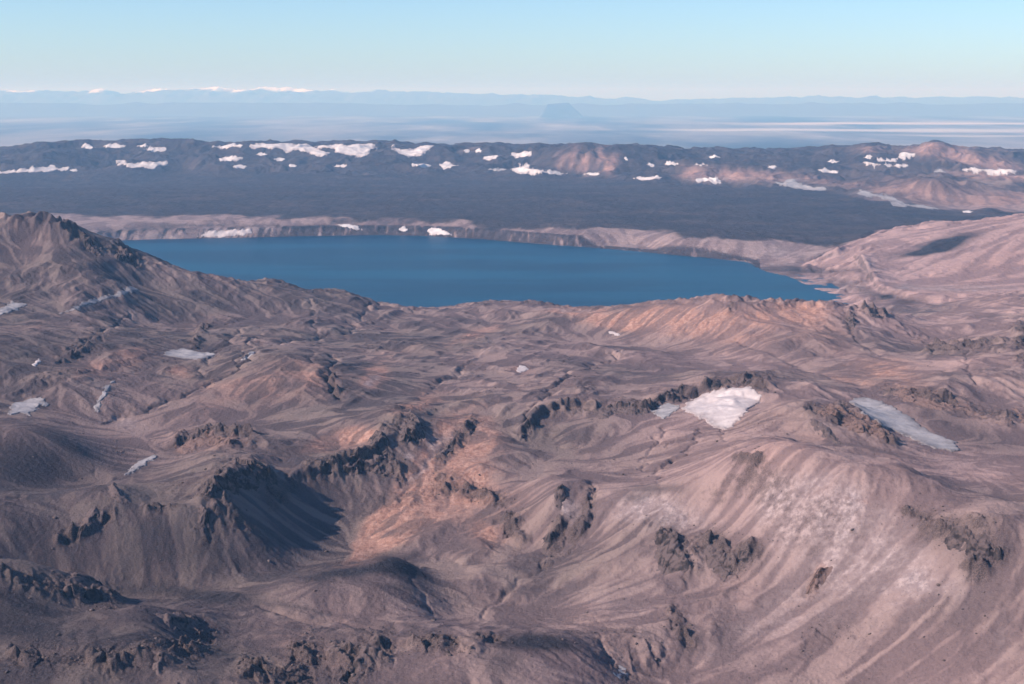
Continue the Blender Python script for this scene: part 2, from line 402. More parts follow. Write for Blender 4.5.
# rocky zones: where bedrock breaks the scree
ROCK = [((64, 222), (80, 240), (100, 250), (125, 252), (138, 262), 6), ((205, 497), (215, 480), (240, 462), (262, 472), (275, 490), (290, 480), 11), ((215, 500), (212, 520), (205, 530), 10),
        ((178, 440), (215, 437), (250, 440), 7), ((310, 468), (345, 462), (375, 455), (388, 462), (400, 470), 10), ((385, 430), (384, 455), 8), ((400, 420), (412, 430), (425, 430), 9),
        ((440, 455), (455, 440), (472, 422), 7), ((525, 434), (535, 422), (560, 408), (600, 409), (645, 408), (660, 400), (690, 390), (745, 386), (762, 392), 5.5),
        ((660, 530), (672, 550), (690, 565), (712, 550), (730, 570), (752, 560), 13), ((560, 520), (548, 560), 8), ((590, 500), (575, 530), 7), ((440, 480), (500, 500), (520, 540), 9),
        ((930, 525), (965, 530), (1000, 545), (975, 565), 14), ((812, 410), (850, 425), (870, 428), (890, 440), 8), ((840, 405), (880, 425), 5), ((890, 388), (930, 400), (965, 408), (1010, 420), 8),
        ((60, 530), (90, 525), (110, 515), 7), ((150, 510), (180, 508), 6), ((0, 575), (60, 585), (110, 600), 10), ((20, 660), (100, 665), (160, 655), (200, 640), 12), ((300, 650), (360, 650), (380, 645), (340, 680), 14),
        ((250, 670), (330, 680), 14), ((735, 296), (730, 312), 4), ((848, 318), (852, 328), 5), ((864, 311), (884, 316), 4), ((930, 350), (960, 345), (1000, 345), 8), ((1018, 330), (1020, 360), 7),
        ((330, 375), (336, 392), 4), ((410, 640), (470, 650), 8), ((820, 572), (810, 590), 6), ((690, 640), (670, 620), 8), ((100, 340), (60, 360), 6), ((205, 325), (195, 345), 5), ((225, 500), (240, 520), 8),
        ((735, 452), (760, 454), 3), ((905, 506), (930, 513), 4), ((480, 640), (500, 640), 4)]
rock = np.zeros_like(B)
for r_ in ROCK: rock = np.maximum(rock, strokes(r_[:-1], r_[-1]))
rn = fbm(Xn / 70, Yn / 70, 3, 77)
rock = np.clip(rock * (0.65 + 1.1 * rn) * 1.3 + sstep(0.22, 0.5, fbm(Xn / 230, Yn / 230, 4, 83)) * 0.28, 0, 1).astype(np.float32)
# mid-scale relief
dist = np.clip((Yn - 1400) / 3500, 0, 1)
rdg = ridged((Xn + wx) / 520, (Yn + wy) / 520, 5, 3)
rough = 0.55 + 0.6 * sstep(-0.2, 0.5, fbm(Xn / 800, Yn / 800, 2, 91))
smooth = np.clip(blob(240, 400, 90, 30) + blob(45, 250, 80, 32) * .35 + blob(130, 440, 50, 30) + blob(40, 465, 60, 25) + blob(350, 600, 70, 28) + blob(650, 440, 70, 25) + blob(330, 520, 50, 40) + blob(560, 660, 50, 30) + blob(850, 600, 150, 80) * .5 + blob(1000, 435, 60, 15), 0, 1)
relief = (rdg - 0.62) * 42 * rough * (1 - 0.8 * smooth)
# long folds of ash that run down and across the plateau
def folds(dx, dy, w, l, seed):
    L_ = math.hypot(dx, dy); dx, dy = dx / L_, dy / L_
    a = (Xn + wx * .25) * dx + (Yn + wy * .25) * dy; c = -(Xn + wx * .25) * dy + (Yn + wy * .25) * dx
    return ridged(c / w, a / l, 3, seed, 0.55) - 0.6
fl = sstep(720, 520, PXB) * sstep(440, 390, PYB); fr_ = sstep(640, 800, PXB) * sstep(430, 380, PYB)
relief = relief + (folds(0.33, 0.94, 70, 1000, 301) * 8 * fl + folds(-0.45, 0.9, 75, 900, 305) * 8 * fr_) * (1 - 0.6 * smooth)
relief += fbm((Xn + wx * 0.5) / 150, (Yn + wy * 0.5) / 150, 4, 13) * 8 * (1 - 0.75 * smooth)
shore_f = sstep(5900, 5400, Yn)
Hn = B + relief * shore_f
# broken teeth along the rim crest
rs_ = strokes([(p[0], p[1]) for p in rim[2:]], 5.0)
Hn += (rs_ * ((ridged(Xn / 75, Yn / 75, 4, 25, 0.6) - 0.62) * 40 * (0.35 + sstep(200, 60, PXB) + 0.5 * sstep(640, 740, PXB)))).astype(np.float32)
# gullies seen in the photograph, cut into the slope
GUL = [(((240, 330), (215, 350), (200, 372)), 3, 7), (((262, 335), (250, 345), (235, 362)), 2, 6), (((130, 310), (100, 335), (75, 352)), 2.5, 6), (((335, 358), (328, 375), (337, 395)), 3, 14),
       (((380, 300), (345, 335), (260, 345)), 4, 6), (((256, 355), (230, 372), (190, 390), (150, 405), (100, 418)), 3, 9), (((310, 360), (320, 340), (310, 300)), 2, 4), (((470, 365), (455, 375), (430, 385)), 2.5, 7),
       (((620, 350), (585, 368), (560, 385), (530, 405), (522, 425)), 2.2, 9), (((640, 470), (652, 450), (665, 430)), 2.2, 7), (((658, 475), (680, 455), (700, 430)), 2.2, 9), (((725, 432), (725, 442)), 2, 7), (((340, 560), (372, 530), (400, 497), (418, 468), (440, 445)), 3, 3),
       (((480, 616), (520, 585), (560, 548), (577, 515), (592, 495)), 3, 6), (((690, 575), (675, 620), (658, 660)), 1.6, 3), (((683, 590), (660, 645)), 1.5, 2), (((600, 640), (612, 665)), 1.8, 7),
       (((420, 562), (414, 580), (428, 600), (432, 612)), 2, 8), (((256, 604), (300, 620), (350, 627), (400, 628)), 3, 6), (((970, 345), (965, 365), (975, 380)), 2, 5), (((960, 350), (990, 340)), 2, 5), (((740, 340), (790, 360), (860, 375)), 4, 6),
       (((845, 320), (855, 340), (880, 355)), 3, 5), (((655, 475), (660, 495), (690, 520)), 1.5, 3), (((590, 485), (596, 497), (588, 520)), 2, 9), (((0, 500), (30, 492), (80, 490)), 2, 3), (((95, 470), (80, 482)), 2, 5)]
for g_, w_, dep_ in GUL:
    wob = fbm(Xn / 60, Yn / 60, 3, 55) * 11
    Hn -= strokes(g_, w_, (PXB + wob, PYB + wob * 0.5)).astype(np.float32) * dep_ * 0.75
# bedrock: blocky, stepped
blk = ridged((Xn + wx * .3) / 62, (Yn + wy * .3) / 62, 4, 21, gain=0.6)
stp = np.abs(perlin(Xn / 24, Yn / 24, 61)) + 0.5 * np.abs(perlin(Xn / 11, Yn / 11, 62))
Hn += rock * ((blk - 0.5) * 20 + stp * 8)
# cliff band above the white snow field and the fresh scarps
def scarp(pts, w, h):
    """ground behind the line stands h metres higher than in front of it"""
    X, Y = PXB, PYB
    best = np.full(X.shape, 1e9, np.float32); sg = np.zeros(X.shape, np.float32)
    for (a, b) in zip(pts[:-1], pts[1:]):
        ex, ey = b[0] - a[0], b[1] - a[1]; L = math.hypot(ex, ey)
        t = np.clip(((X - a[0]) * ex + (Y - a[1]) * ey) / (L * L), 0, 1)
        dd = np.hypot(X - a[0] - t * ex, Y - a[1] - t * ey)
        side = (ex * (Y - a[1]) - ey * (X - a[0])) / L
        m = dd < best
        best = np.where(m, dd, best); sg = np.where(m, side, sg)
    wob = perlin(Xn / 26, Yn / 26, 71) * 2.5
    up = sstep(1.6, -1.6, sg + wob)
    return (up * np.exp(-(best / w) ** 2) * h).astype(np.float32)
Hn += scarp(((528, 428), (545, 412), (570, 407), (610, 408), (645, 409), (662, 400), (690, 393), (730, 387), (765, 391)), 14, 16)
Hn += scarp(((300, 470), (345, 464), (375, 452), (388, 440)), 12, 14)
Hn += scarp(((175, 445), (215, 436), (250, 440)), 9, 12)
print('relief', time.time() - T0)
GCUT = [(g_, w_ * 0.45, dep_ * 0.55) for g_, w_, dep_ in GUL]
tm = 0.62 + rock * 1.7
Hn = talus(Hn, GN.c, tm.astype(np.float32), 10)
Hn = erode(GN, Hn, 110000, 7, 60, strength=0.9, seed=4)
Hn = talus(Hn, GN.c, (tm + 0.04).astype(np.float32), 9)
cut = np.zeros_like(Hn)
for g_, w_, dep_ in GCUT:
    wob = fbm(Xn / 60, Yn / 60, 3, 55) * 11
    cut = np.maximum(cut, strokes(g_, max(w_, 0.9), (PXB + wob, PYB + wob * 0.5)) * dep_)
Hn = Hn - cut
print('eroded', time.time() - T0)
rs = np.random.RandomState(8)
N1 = rs.randn(GN.ny, GN.nx).astype(np.float32)
Hs = blur(Hn, 5)
st1 = lic(GN, Hs, blur(N1, 1) * 2.4, 14)
st2 = lic(GN, Hs, blur(rs.randn(GN.ny, GN.nx).astype(np.float32), 4) * 6, 20, 1.4)
gx, gy = slope(Hs, GN.c); SLn = np.hypot(gx, gy)
Hn = Hn + (st1 * 0.22 + st2 * 0.30) * sstep(0.12, 0.5, SLn) * (1 - 0.7 * smooth)
STR = st2 * 0.6 + st1 * 0.5
rockN = np.clip(rock + sstep(1.0, 1.5, SLn + 0.5 * rn) * 0.6, 0, 1)
print('std', st1.std(), st2.std())
Hn = Hn + rock * (st2 / st2.std() * 1.3 - np.abs(st1 / st1.std()) * 1.1)
calm = np.clip(blob(90, 540, 120, 48) + blob(40, 250, 60, 18) * .7 + blob(860, 520, 150, 36) * .6 + blob(330, 525, 60, 40) + blob(380, 590, 60, 26) + blob(30, 465, 70, 26) * .7, 0, 1) * (1 - 0.85 * np.clip(rock * 1.5, 0, 1)) * 0.85
Hn = Hn + calm * (blur(Hn, 70) - Hn)
Hn = Hn + (0.34 * (1 - calm)) * (Hn - blur(Hn, 8))                # crisp crests and gully floors
print('lic', time.time() - T0)

# ---------------------------------------------------------------- middle distance grid
GMc = Grid(-9600, 9600, 5000, 20000, 95.0)
BMc = rbf_eval(GMc.X, GMc.Y)
GM = Grid(-9000, 9000, 5200, 19600, 13.0)
BM = upsampled(GMc, BMc, GM)
Xm, Ym = GM.X, GM.Y
LD = sdf(GM.X[::2, ::2], GM.Y[::2, ::2], LK)
GL = Grid(GM.x0, GM.x0 + (LD.shape[1] - 1) * 26.0, GM.y0, GM.y0 + (LD.shape[0] - 1) * 26.0, 26.0)
LDm = GL.sample(LD.astype(np.float32), Xm, Ym)
LDm = LDm + fbm(Xm / 130, Ym / 130, 4, 5) * np.where((Xm > 700) & (Ym < 7300), 8, 22)
PXM, PYM = project(Xm, Ym, BM)
PM = (PXM, PYM)
LAVA_END = np.interp(PXM, (-140, 0, 60, 120, 190, 260, 400, 520, 570, 630, 700, 760, 820, 860, 900, 960, 1040), (172, 171, 170, 168, 169, 172, 174, 172, 176, 180, 184, 187, 190, 196, 204, 211, 213))
lava = sstep(-1.5, 1.5, PYM - LAVA_END - fbm(Xm / 300, Ym / 700, 3, 15) * 4) * sstep(1.5, -1.5, PYM - (np.interp(PXM, (0, 250, 400, 600, 700, 800, 870), (215, 216, 219, 229, 235, 242, 250)) + fbm(Xm / 230, Ym / 600, 4, 16) * 6))
pinkhill = sstep(-6, 6, PXM - np.interp(PYM, (205, 215, 225, 235, 247, 262), (985, 940, 890, 865, 835, 800))) * (Ym < 8600)
lava = lava * (1 - pinkhill * (Ym < 8600))
rimz = sstep(10200, 12500, Ym) * (1 - lava)
rr = ridged(Xm / 1300 + fbm(Xm / 700, Ym / 700, 2, 33) * .6, Ym / 900, 5, 29)
HM = BM + (rr - 0.62) * (120 * rimz + 75 * pinkhill) + fbm(Xm / 330, Ym / 330, 4, 34) * (42 * rimz + 30 * pinkhill)
hum = ridged(Xm / 240, Ym / 150, 3, 38)
c_ = (Xm * 0.42 - Ym * 0.9 + fbm(Xm / 500, Ym / 500, 3, 36) * 160); a_ = Xm * 0.9 + Ym * 0.42
HM = HM + pinkhill * ((ridged(c_ / 210, a_ / 1500, 4, 37, 0.55) - 0.6) * 80)
slump = blob(850, 282, 60, 16, 5, PM) + blob(930, 300, 70, 9, 0, PM)
HM = HM + np.clip(slump, 0, 1) * ((ridged(Xm / 190, Ym / 190, 4, 44, 0.6) - 0.6) * 60)
HM = HM + blob(936, 151, 15, 6, 0, PM) * 75 + blob(870, 152, 13, 5, 0, PM) * 50 + blob(935, 190, 20, 7, 0, PM) * 70 + blob(578, 156, 30, 8, 0, PM) * 45 + blob(988, 212, 14, 5, 0, PM) * 30
HM = HM + lava * (hum * 9 + fbm(Xm / 60, Ym / 45, 2, 39) * 5 - 6)
cliff_h = HM
d = LDm
bank = 50 * sstep(0, 110, d + fbm(Xm / 90, Ym / 90, 4, 43, 0.6) * 34) * (0.92 + 0.1 * ridged(Xm / 50, Ym / 80, 2, 42)) + np.clip(d - 120, 0, 2500) * 0.14
north = sstep(6300, 7400, Ym)
nearb = -30 + np.clip(d, -200, 4000) * 0.5
HM = np.where(d < 0, np.minimum(-2 + d * 0.25, 0), np.where(Ym > 5000, np.minimum(HM, np.maximum(bank * (0.5 + 0.5 * north), 0.02 * d) + 0.3), HM))
HM = HM + np.where(d > 0, sstep(0, 200, d), 0) * blob(800, 268, 60, 7, 0, PM) * -8
HM = np.where((d > 0), np.maximum(HM, 0.6), HM).astype(np.float32)
# fresh scarp that cuts the foot of the pink mountain
def scarpm(pts, w, h):
    best = np.full(PXM.shape, 1e9, np.float32); sg = np.zeros(PXM.shape, np.float32)
    for (a, b) in zip(pts[:-1], pts[1:]):
        ex, ey = b[0] - a[0], b[1] - a[1]; L = math.hypot(ex, ey)
        t = np.clip(((PXM - a[0]) * ex + (PYM - a[1]) * ey) / (L * L), 0, 1)
        dd = np.hypot(PXM - a[0] - t * ex, PYM - a[1] - t * ey); side = (ex * (PYM - a[1]) - ey * (PXM - a[0])) / L
        m = dd < best; best = np.where(m, dd, best); sg = np.where(m, side, sg)
    return (sstep(1.5, -1.5, sg + fbm(Xm / 70, Ym / 70, 2, 72) * 2) * np.exp(-(best / w) ** 2) * h).astype(np.float32)
HM += scarpm(((860, 266), (868, 276), (880, 284), (905, 288), (940, 290), (1000, 288), (1040, 284)), 10, 26) * (Ym < 8000)
HM = erode(GM, HM, 60000, 3, 40, strength=0.5, seed=9)
HM = HM + 0.5 * (HM - blur(HM, 5)) * (LDm > 60)
N2 = rs.randn(GM.ny, GM.nx).astype(np.float32)
HMs = blur(HM, 3)
stm = lic(GM, HMs, blur(N2, 2) * 3.5, 10)
HM = HM + stm * 0.9 * (rimz + pinkhill) * 1.0
gx, gy = slope(HMs, GM.c); SLm = np.hypot(gx, gy)
print('mid', time.time() - T0)

# the two grids meet over a blended seam hidden behind the lake's south rim
def near_h(X, Y):
    w = sstep(5350, 5700, Y)
    return GN.cubic(Hn.astype(np.float32), X, Y) * (1 - w) + GM.cubic(HM, X, Y) * w
def height(X, Y):
    X = np.asarray(X, float); Y = np.asarray(Y, float)
    return np.where(Y < 5700, near_h(X, Y), GM.cubic(HM, X, Y))
def fine(X, Y, rk):
    """metre-scale roughness: bouldery rock, pebbly scree"""
    f = fbm(X / 9, Y / 9, 3, 101) * 1.5 + perlin(X / 2.9, Y / 2.9, 102) * 0.35
    b = ridged(X / 19, Y / 19, 3, 103, gain=0.6) * 5.5 - 2.5
    g = perlin(X / 5.2, Y / 5.2, 104); g = np.maximum(g - 0.25, 0) * 3.2
    out = f * (0.5 + 0.5 * rk) + b * rk * 0.5 + g * (0.35 + 0.8 * rk)
    m = rk > 0.06
    out[m] += rk[m] * (facets(X[m] + Y[m] * .2, Y[m] * .45, 20, 105) * 7 + facets(X[m], Y[m] * .6, 8, 106) * 2 - 4)
    return out

def hit(px, py):
    px = np.atleast_1d(np.asarray(px, float)); py = np.atleast_1d(np.asarray(py, float))
    s = s_of(px, py); t = tan_dep(py)
    Ys = np.exp(np.linspace(math.log(1300), math.log(19000), 2600))
    X = s[:, None] * Ys[None]; Yg = np.broadcast_to(Ys[None], X.shape)
    below = (CAM_H - Yg * t[:, None]) < np.where(Yg < 5500, GN.sample(Hn, X, Yg), np.maximum(GM.sample(HM, X, Yg), 0))
    k = np.argmax(below, axis=1)
    k = np.where(below.any(axis=1), k, len(Ys) - 1)
    Y = Ys[k]
    return s * Y, Y

def facets(x, y, size, seed):
    """angular blocks: every cell is a tilted plate of its own height"""
    x = x / size; y = y / size
    xi = np.floor(x).astype(np.int64); yi = np.floor(y).astype(np.int64)
    tab = _tab(seed); rt = np.random.RandomState(seed + 900).rand(1024, 5)
    best = np.full(x.shape, 1e9); val = np.zeros(x.shape)
    for j in (-1, 0, 1):
        for i in (-1, 0, 1):
            r = rt[(tab[(tab[(xi + i) & 1023] + yi + j) & 1023])]
            dx = x - (xi + i + r[..., 0]); dy = y - (yi + j + r[..., 1])
            d = dx * dx + dy * dy
            v = r[..., 2] + dx * (r[..., 3] - 0.5) * 1.4 + dy * (r[..., 4] - 0.5) * 1.4
            m = d < best
            best = np.where(m, d, best); val = np.where(m, v, val)
    return val
# ---------------------------------------------------------------- mesh and material helpers
def mesh_obj(name, co, faces, mat, parent=None, attrs=None, smooth=True):
    me = bpy.data.meshes.new(name)
    co = np.ascontiguousarray(co, np.float32); faces = np.ascontiguousarray(faces, np.int32)
    nv, nf, k = len(co), len(faces), faces.shape[1]
    me.vertices.add(nv); me.vertices.foreach_set('co', co.ravel())
    me.loops.add(nf * k); me.loops.foreach_set('vertex_index', faces.ravel())
    me.polygons.add(nf); me.polygons.foreach_set('loop_start', np.arange(0, nf * k, k, dtype=np.int32))
    try: me.polygons.foreach_set('loop_total', np.full(nf, k, np.int32))
    except Exception: pass
    me.update(calc_edges=True)
    if smooth: me.polygons.foreach_set('use_smooth', np.ones(nf, bool))
    for an, av in (attrs or {}).items():
        a = me.attributes.new(an, 'FLOAT_COLOR', 'POINT')
        c4 = np.ones((nv, 4), np.float32); c4[:, :av.shape[1]] = av
        a.data.foreach_set('color', c4.ravel())
    me.materials.append(mat)
    me.validate()
    o = bpy.data.objects.new(name, me); COL.objects.link(o)
    if parent: o.parent = parent
    return o
def grid_faces(nr, nc, mask=None):
    i = np.arange((nr - 1) * (nc - 1)); r = i // (nc - 1); c = i % (nc - 1)
    a = r * nc + c
    f = np.stack([a, a + 1, a + nc + 1, a + nc], 1)
    return f if mask is None else f[mask.ravel()]
def compact(co, f, attrs):
    used = np.zeros(len(co), bool); used[f.ravel()] = True
    m = np.cumsum(used) - 1
    return co[used], m[f], {k: v[used] for k, v in attrs.items()}

def new_mat(name):
    m = bpy.data.materials.new(name); m.use_nodes = True
    nt = m.node_tree
    for n in list(nt.nodes): nt.nodes.remove(n)
    out = nt.nodes.new('ShaderNodeOutputMaterial'); b = nt.nodes.new('ShaderNodeBsdfPrincipled')
    nt.links.new(b.outputs[0], out.inputs[0])
    b.inputs['Roughness'].default_value = 0.95
    b.inputs['Specular IOR Level'].default_value = 0.10
    return m, nt, b
class NT:
    def __init__(s, nt): s.nt = nt
    def n(s, t, **kw):
        o = s.nt.nodes.new(t)
        for k, v in kw.items(): setattr(o, k, v)
        return o
    def l(s, a, b): s.nt.links.new(a, b)
    def noise(s, vec, scale, detail=4, rough=0.55, typ=None):
        o = s.n('ShaderNodeTexNoise'); o.inputs['Scale'].default_value = scale; o.inputs['Detail'].default_value = detail
        o.inputs['Roughness'].default_value = rough
        if typ: o.noise_type = typ
        s.l(vec, o.inputs['Vector']); return o.outputs['Fac']
    def math(s, op, a, b=0.0, clamp=False):
        o = s.n('ShaderNodeMath', operation=op); o.use_clamp = clamp
        for i, v in enumerate((a, b)):
            if isinstance(v, (int, float)): o.inputs[i].default_value = v
            else: s.l(v, o.inputs[i])
        return o.outputs[0]
    def ramp(s, v, a, b, c0=0.0, c1=1.0):
        o = s.n('ShaderNodeMapRange'); o.interpolation_type = 'SMOOTHSTEP'
        s.l(v, o.inputs[0]); o.inputs[1].default_value = a; o.inputs[2].default_value = b; o.inputs[3].default_value = c0; o.inputs[4].default_value = c1
        return o.outputs[0]
    def mix(s, f, a, b, typ='MIX'):
        o = s.n('ShaderNodeMix', data_type='RGBA', blend_type=typ)
        if isinstance(f, (int, float)): o.inputs[0].default_value = f
        else: s.l(f, o.inputs[0])
        for i, v in ((6, a), (7, b)):
            if isinstance(v, tuple): o.inputs[i].default_value = (*v, 1)
            else: s.l(v, o.inputs[i])
        return o.outputs[2]
    def scaled(s, vec, sc):
        o = s.n('ShaderNodeVectorMath', operation='MULTIPLY'); s.l(vec, o.inputs[0]); o.inputs[1].default_value = sc; return o.outputs[0]
    def bump(s, h, strength, dist, prev=None):
        o = s.n('ShaderNodeBump'); o.inputs['Strength'].default_value = strength; o.inputs['Distance'].default_value = dist
        s.l(h, o.inputs['Height'])
        if prev is not None: s.l(prev, o.inputs['Normal'])
        return o.outputs[0]

def soil_material(name, mid=False):
    m, nt, b = new_mat(name); t = NT(nt)
    geo = t.n('ShaderNodeNewGeometry'); P = geo.outputs['Position']
    A = t.n('ShaderNodeAttribute', attribute_name='soil'); sa = t.n('ShaderNodeSeparateColor'); t.l(A.outputs['Color'], sa.inputs[0])
    Bn = t.n('ShaderNodeAttribute', attribute_name='stone'); sb = t.n('ShaderNodeSeparateColor'); t.l(Bn.outputs['Color'], sb.inputs[0])
    ochre, pale, dark = sa.outputs; rk, streak, pink = sb.outputs
    k = 0.25 if mid else 1.0
    n1 = t.noise(P, 0.012 * k, 6, 0.6); n2 = t.noise(P, 0.09 * k, 5, 0.65); n3 = t.noise(P, 0.6 * k, 4, 0.7)
    base = t.mix(t.ramp(n1, 0.35, 0.65), (0.063, 0.048, 0.054), (0.112, 0.080, 0.083))
    base = t.mix(t.ramp(streak, 0.35, 0.85), base, (0.152, 0.115, 0.108))
    base = t.mix(t.math('MULTIPLY', t.ramp(streak, 0.5, 0.2), 0.7), base, (0.040, 0.034, 0.042))
    base = t.mix(pink, base, t.mix(t.ramp(streak, 0.2, 0.8), (0.205, 0.135, 0.137), (0.34, 0.226, 0.219)))
    och = t.mix(t.ramp(n2, 0.35, 0.7), (0.26, 0.130, 0.100), (0.38, 0.230, 0.190))
    base = t.mix(t.math('MULTIPLY', t.math('MULTIPLY', ochre, t.math('MULTIPLY', t.ramp(n2, 0.15, 0.6, 0.75, 1.0), t.ramp(streak, 0.15, 0.6, 0.35, 1.0))), 1.0), base, och)
    pl = t.mix(t.ramp(n2, 0.4, 0.7), (0.20, 0.155, 0.165), (0.36, 0.285, 0.285))
    base = t.mix(t.math('MULTIPLY', pale, t.math('MULTIPLY', t.ramp(n2, 0.2, 0.6, 0.7, 1.0), t.ramp(streak, 0.1, 0.8, 0.5, 1.0))), base, pl)
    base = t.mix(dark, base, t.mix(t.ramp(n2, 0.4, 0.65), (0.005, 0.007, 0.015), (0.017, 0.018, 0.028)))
    rc = t.mix(t.ramp(n3, 0.35, 0.65), (0.020, 0.017, 0.021), (0.080, 0.056, 0.056))
    base = t.mix(t.math('MULTIPLY', rk, 0.85), base, rc)
    nz = t.n('ShaderNodeSeparateXYZ'); t.l(geo.outputs['Normal'], nz.inputs[0])
    base = t.mix(t.math('MULTIPLY', t.ramp(t.math('ADD', nz.outputs[2], t.math('MULTIPLY', t.math('SUBTRACT', n2, 0.5), 0.4)), 0.74, 0.58), 0.6), base, rc)
    base = t.mix(t.ramp(n3, 0.35, 0.7, 0.0, 0.4), base, t.mix(0.5, base, (0.24, 0.18, 0.17)))
    sp = t.noise(P, 0.33 * k, 3, 0.6)
    base = t.mix(t.ramp(sp, 0.60, 0.70, 0.0, 0.45), base, (0.045, 0.038, 0.042))
    t.l(base, b.inputs['Base Color'])
    nb = t.bump(t.noise(P, 0.16 * k, 6, 0.65), 0.8, 2.6 / k)
    nb = t.bump(t.noise(P, 0.7 * k, 5, 0.75), 0.8, 0.9 / k, nb)
    t.l(nb, b.inputs['Normal'])
    return m

def simple_rock(name, c0, c1, sc=0.3, dust=None):
    m, nt, b = new_mat(name); t = NT(nt)
    g = t.n('ShaderNodeNewGeometry'); P = g.outputs['Position']
    c = t.mix(t.ramp(t.noise(P, sc, 6, 0.65), 0.35, 0.65), c0, c1)
    if dust:                                          # ash lies on the ledges
        nz = t.n('ShaderNodeSeparateXYZ'); t.l(g.outputs['Normal'], nz.inputs[0])
        c = t.mix(t.ramp(t.math('ADD', nz.outputs[2], t.math('MULTIPLY', t.math('SUBTRACT', t.noise(P, sc, 4), 0.5), 0.35)), 0.52, 0.82, 0, 0.95), c, dust)
    t.l(c, b.inputs['Base Color'])
    t.l(t.bump(t.noise(P, sc * 2, 6, 0.75), 0.6, 0.3 / sc), b.inputs['Normal'])
    return m
def snow_mat(name, c0, c1, c2, sc):
    m, nt, b = new_mat(name); t = NT(nt)
    P = t.n('ShaderNodeNewGeometry').outputs['Position']
    A = t.n('ShaderNodeAttribute', attribute_name='melt'); se = t.n('ShaderNodeSeparateColor'); t.l(A.outputs['Color'], se.inputs[0])
    c = t.mix(t.ramp(t.noise(P, sc, 5, 0.6), 0.35, 0.65), c0, c1)
    c = t.mix(t.ramp(t.noise(t.scaled(P, (1, 0.4, 6)), sc * 3.2, 5, 0.7), 0.5, 0.75, 0, 0.75), c, c2)
    dirt = t.math('MULTIPLY', se.outputs[0], t.ramp(t.noise(P, sc * 4, 5, 0.7), 0.3, 0.6, 0.35, 1.0))
    c = t.mix(dirt, c, (c2[0] * .55, c2[1] * .5, c2[2] * .52))
    t.l(c, b.inputs['Base Color']); b.inputs['Roughness'].default_value = 0.7
    t.l(t.bump(t.noise(P, sc * 8, 4, 0.6), 0.5, 1.0), b.inputs['Normal'])
    return m
M_SNOW = snow_mat('old_snow', (0.40, 0.345, 0.355), (0.50, 0.44, 0.445), (0.30, 0.25, 0.25), 0.03)
M_DIRTY = snow_mat('dirty_snow', (0.24, 0.225, 0.24), (0.34, 0.315, 0.33), (0.16, 0.14, 0.145), 0.04)
M_FAR = snow_mat('far_snow', (0.44, 0.40, 0.41), (0.56, 0.52, 0.53), (0.36, 0.31, 0.31), 0.012)
M_SOIL = soil_material('volcanic_soil'); M_SOILM = soil_material('volcanic_soil_far', True)
M_ROCK = simple_rock('dark_crag', (0.018, 0.015, 0.018), (0.056, 0.043, 0.045), 0.12, (0.105, 0.077, 0.078))
M_REDROCK = simple_rock('rusty_crag', (0.022, 0.016, 0.017), (0.10, 0.06, 0.052), 0.22, (0.14, 0.092, 0.086))
M_STONE = simple_rock('stone', (0.045, 0.036, 0.038), (0.13, 0.098, 0.096), 0.15)
M_PALEROCK = simple_rock('pale_crag', (0.12, 0.10, 0.10), (0.34, 0.26, 0.25), 0.22)

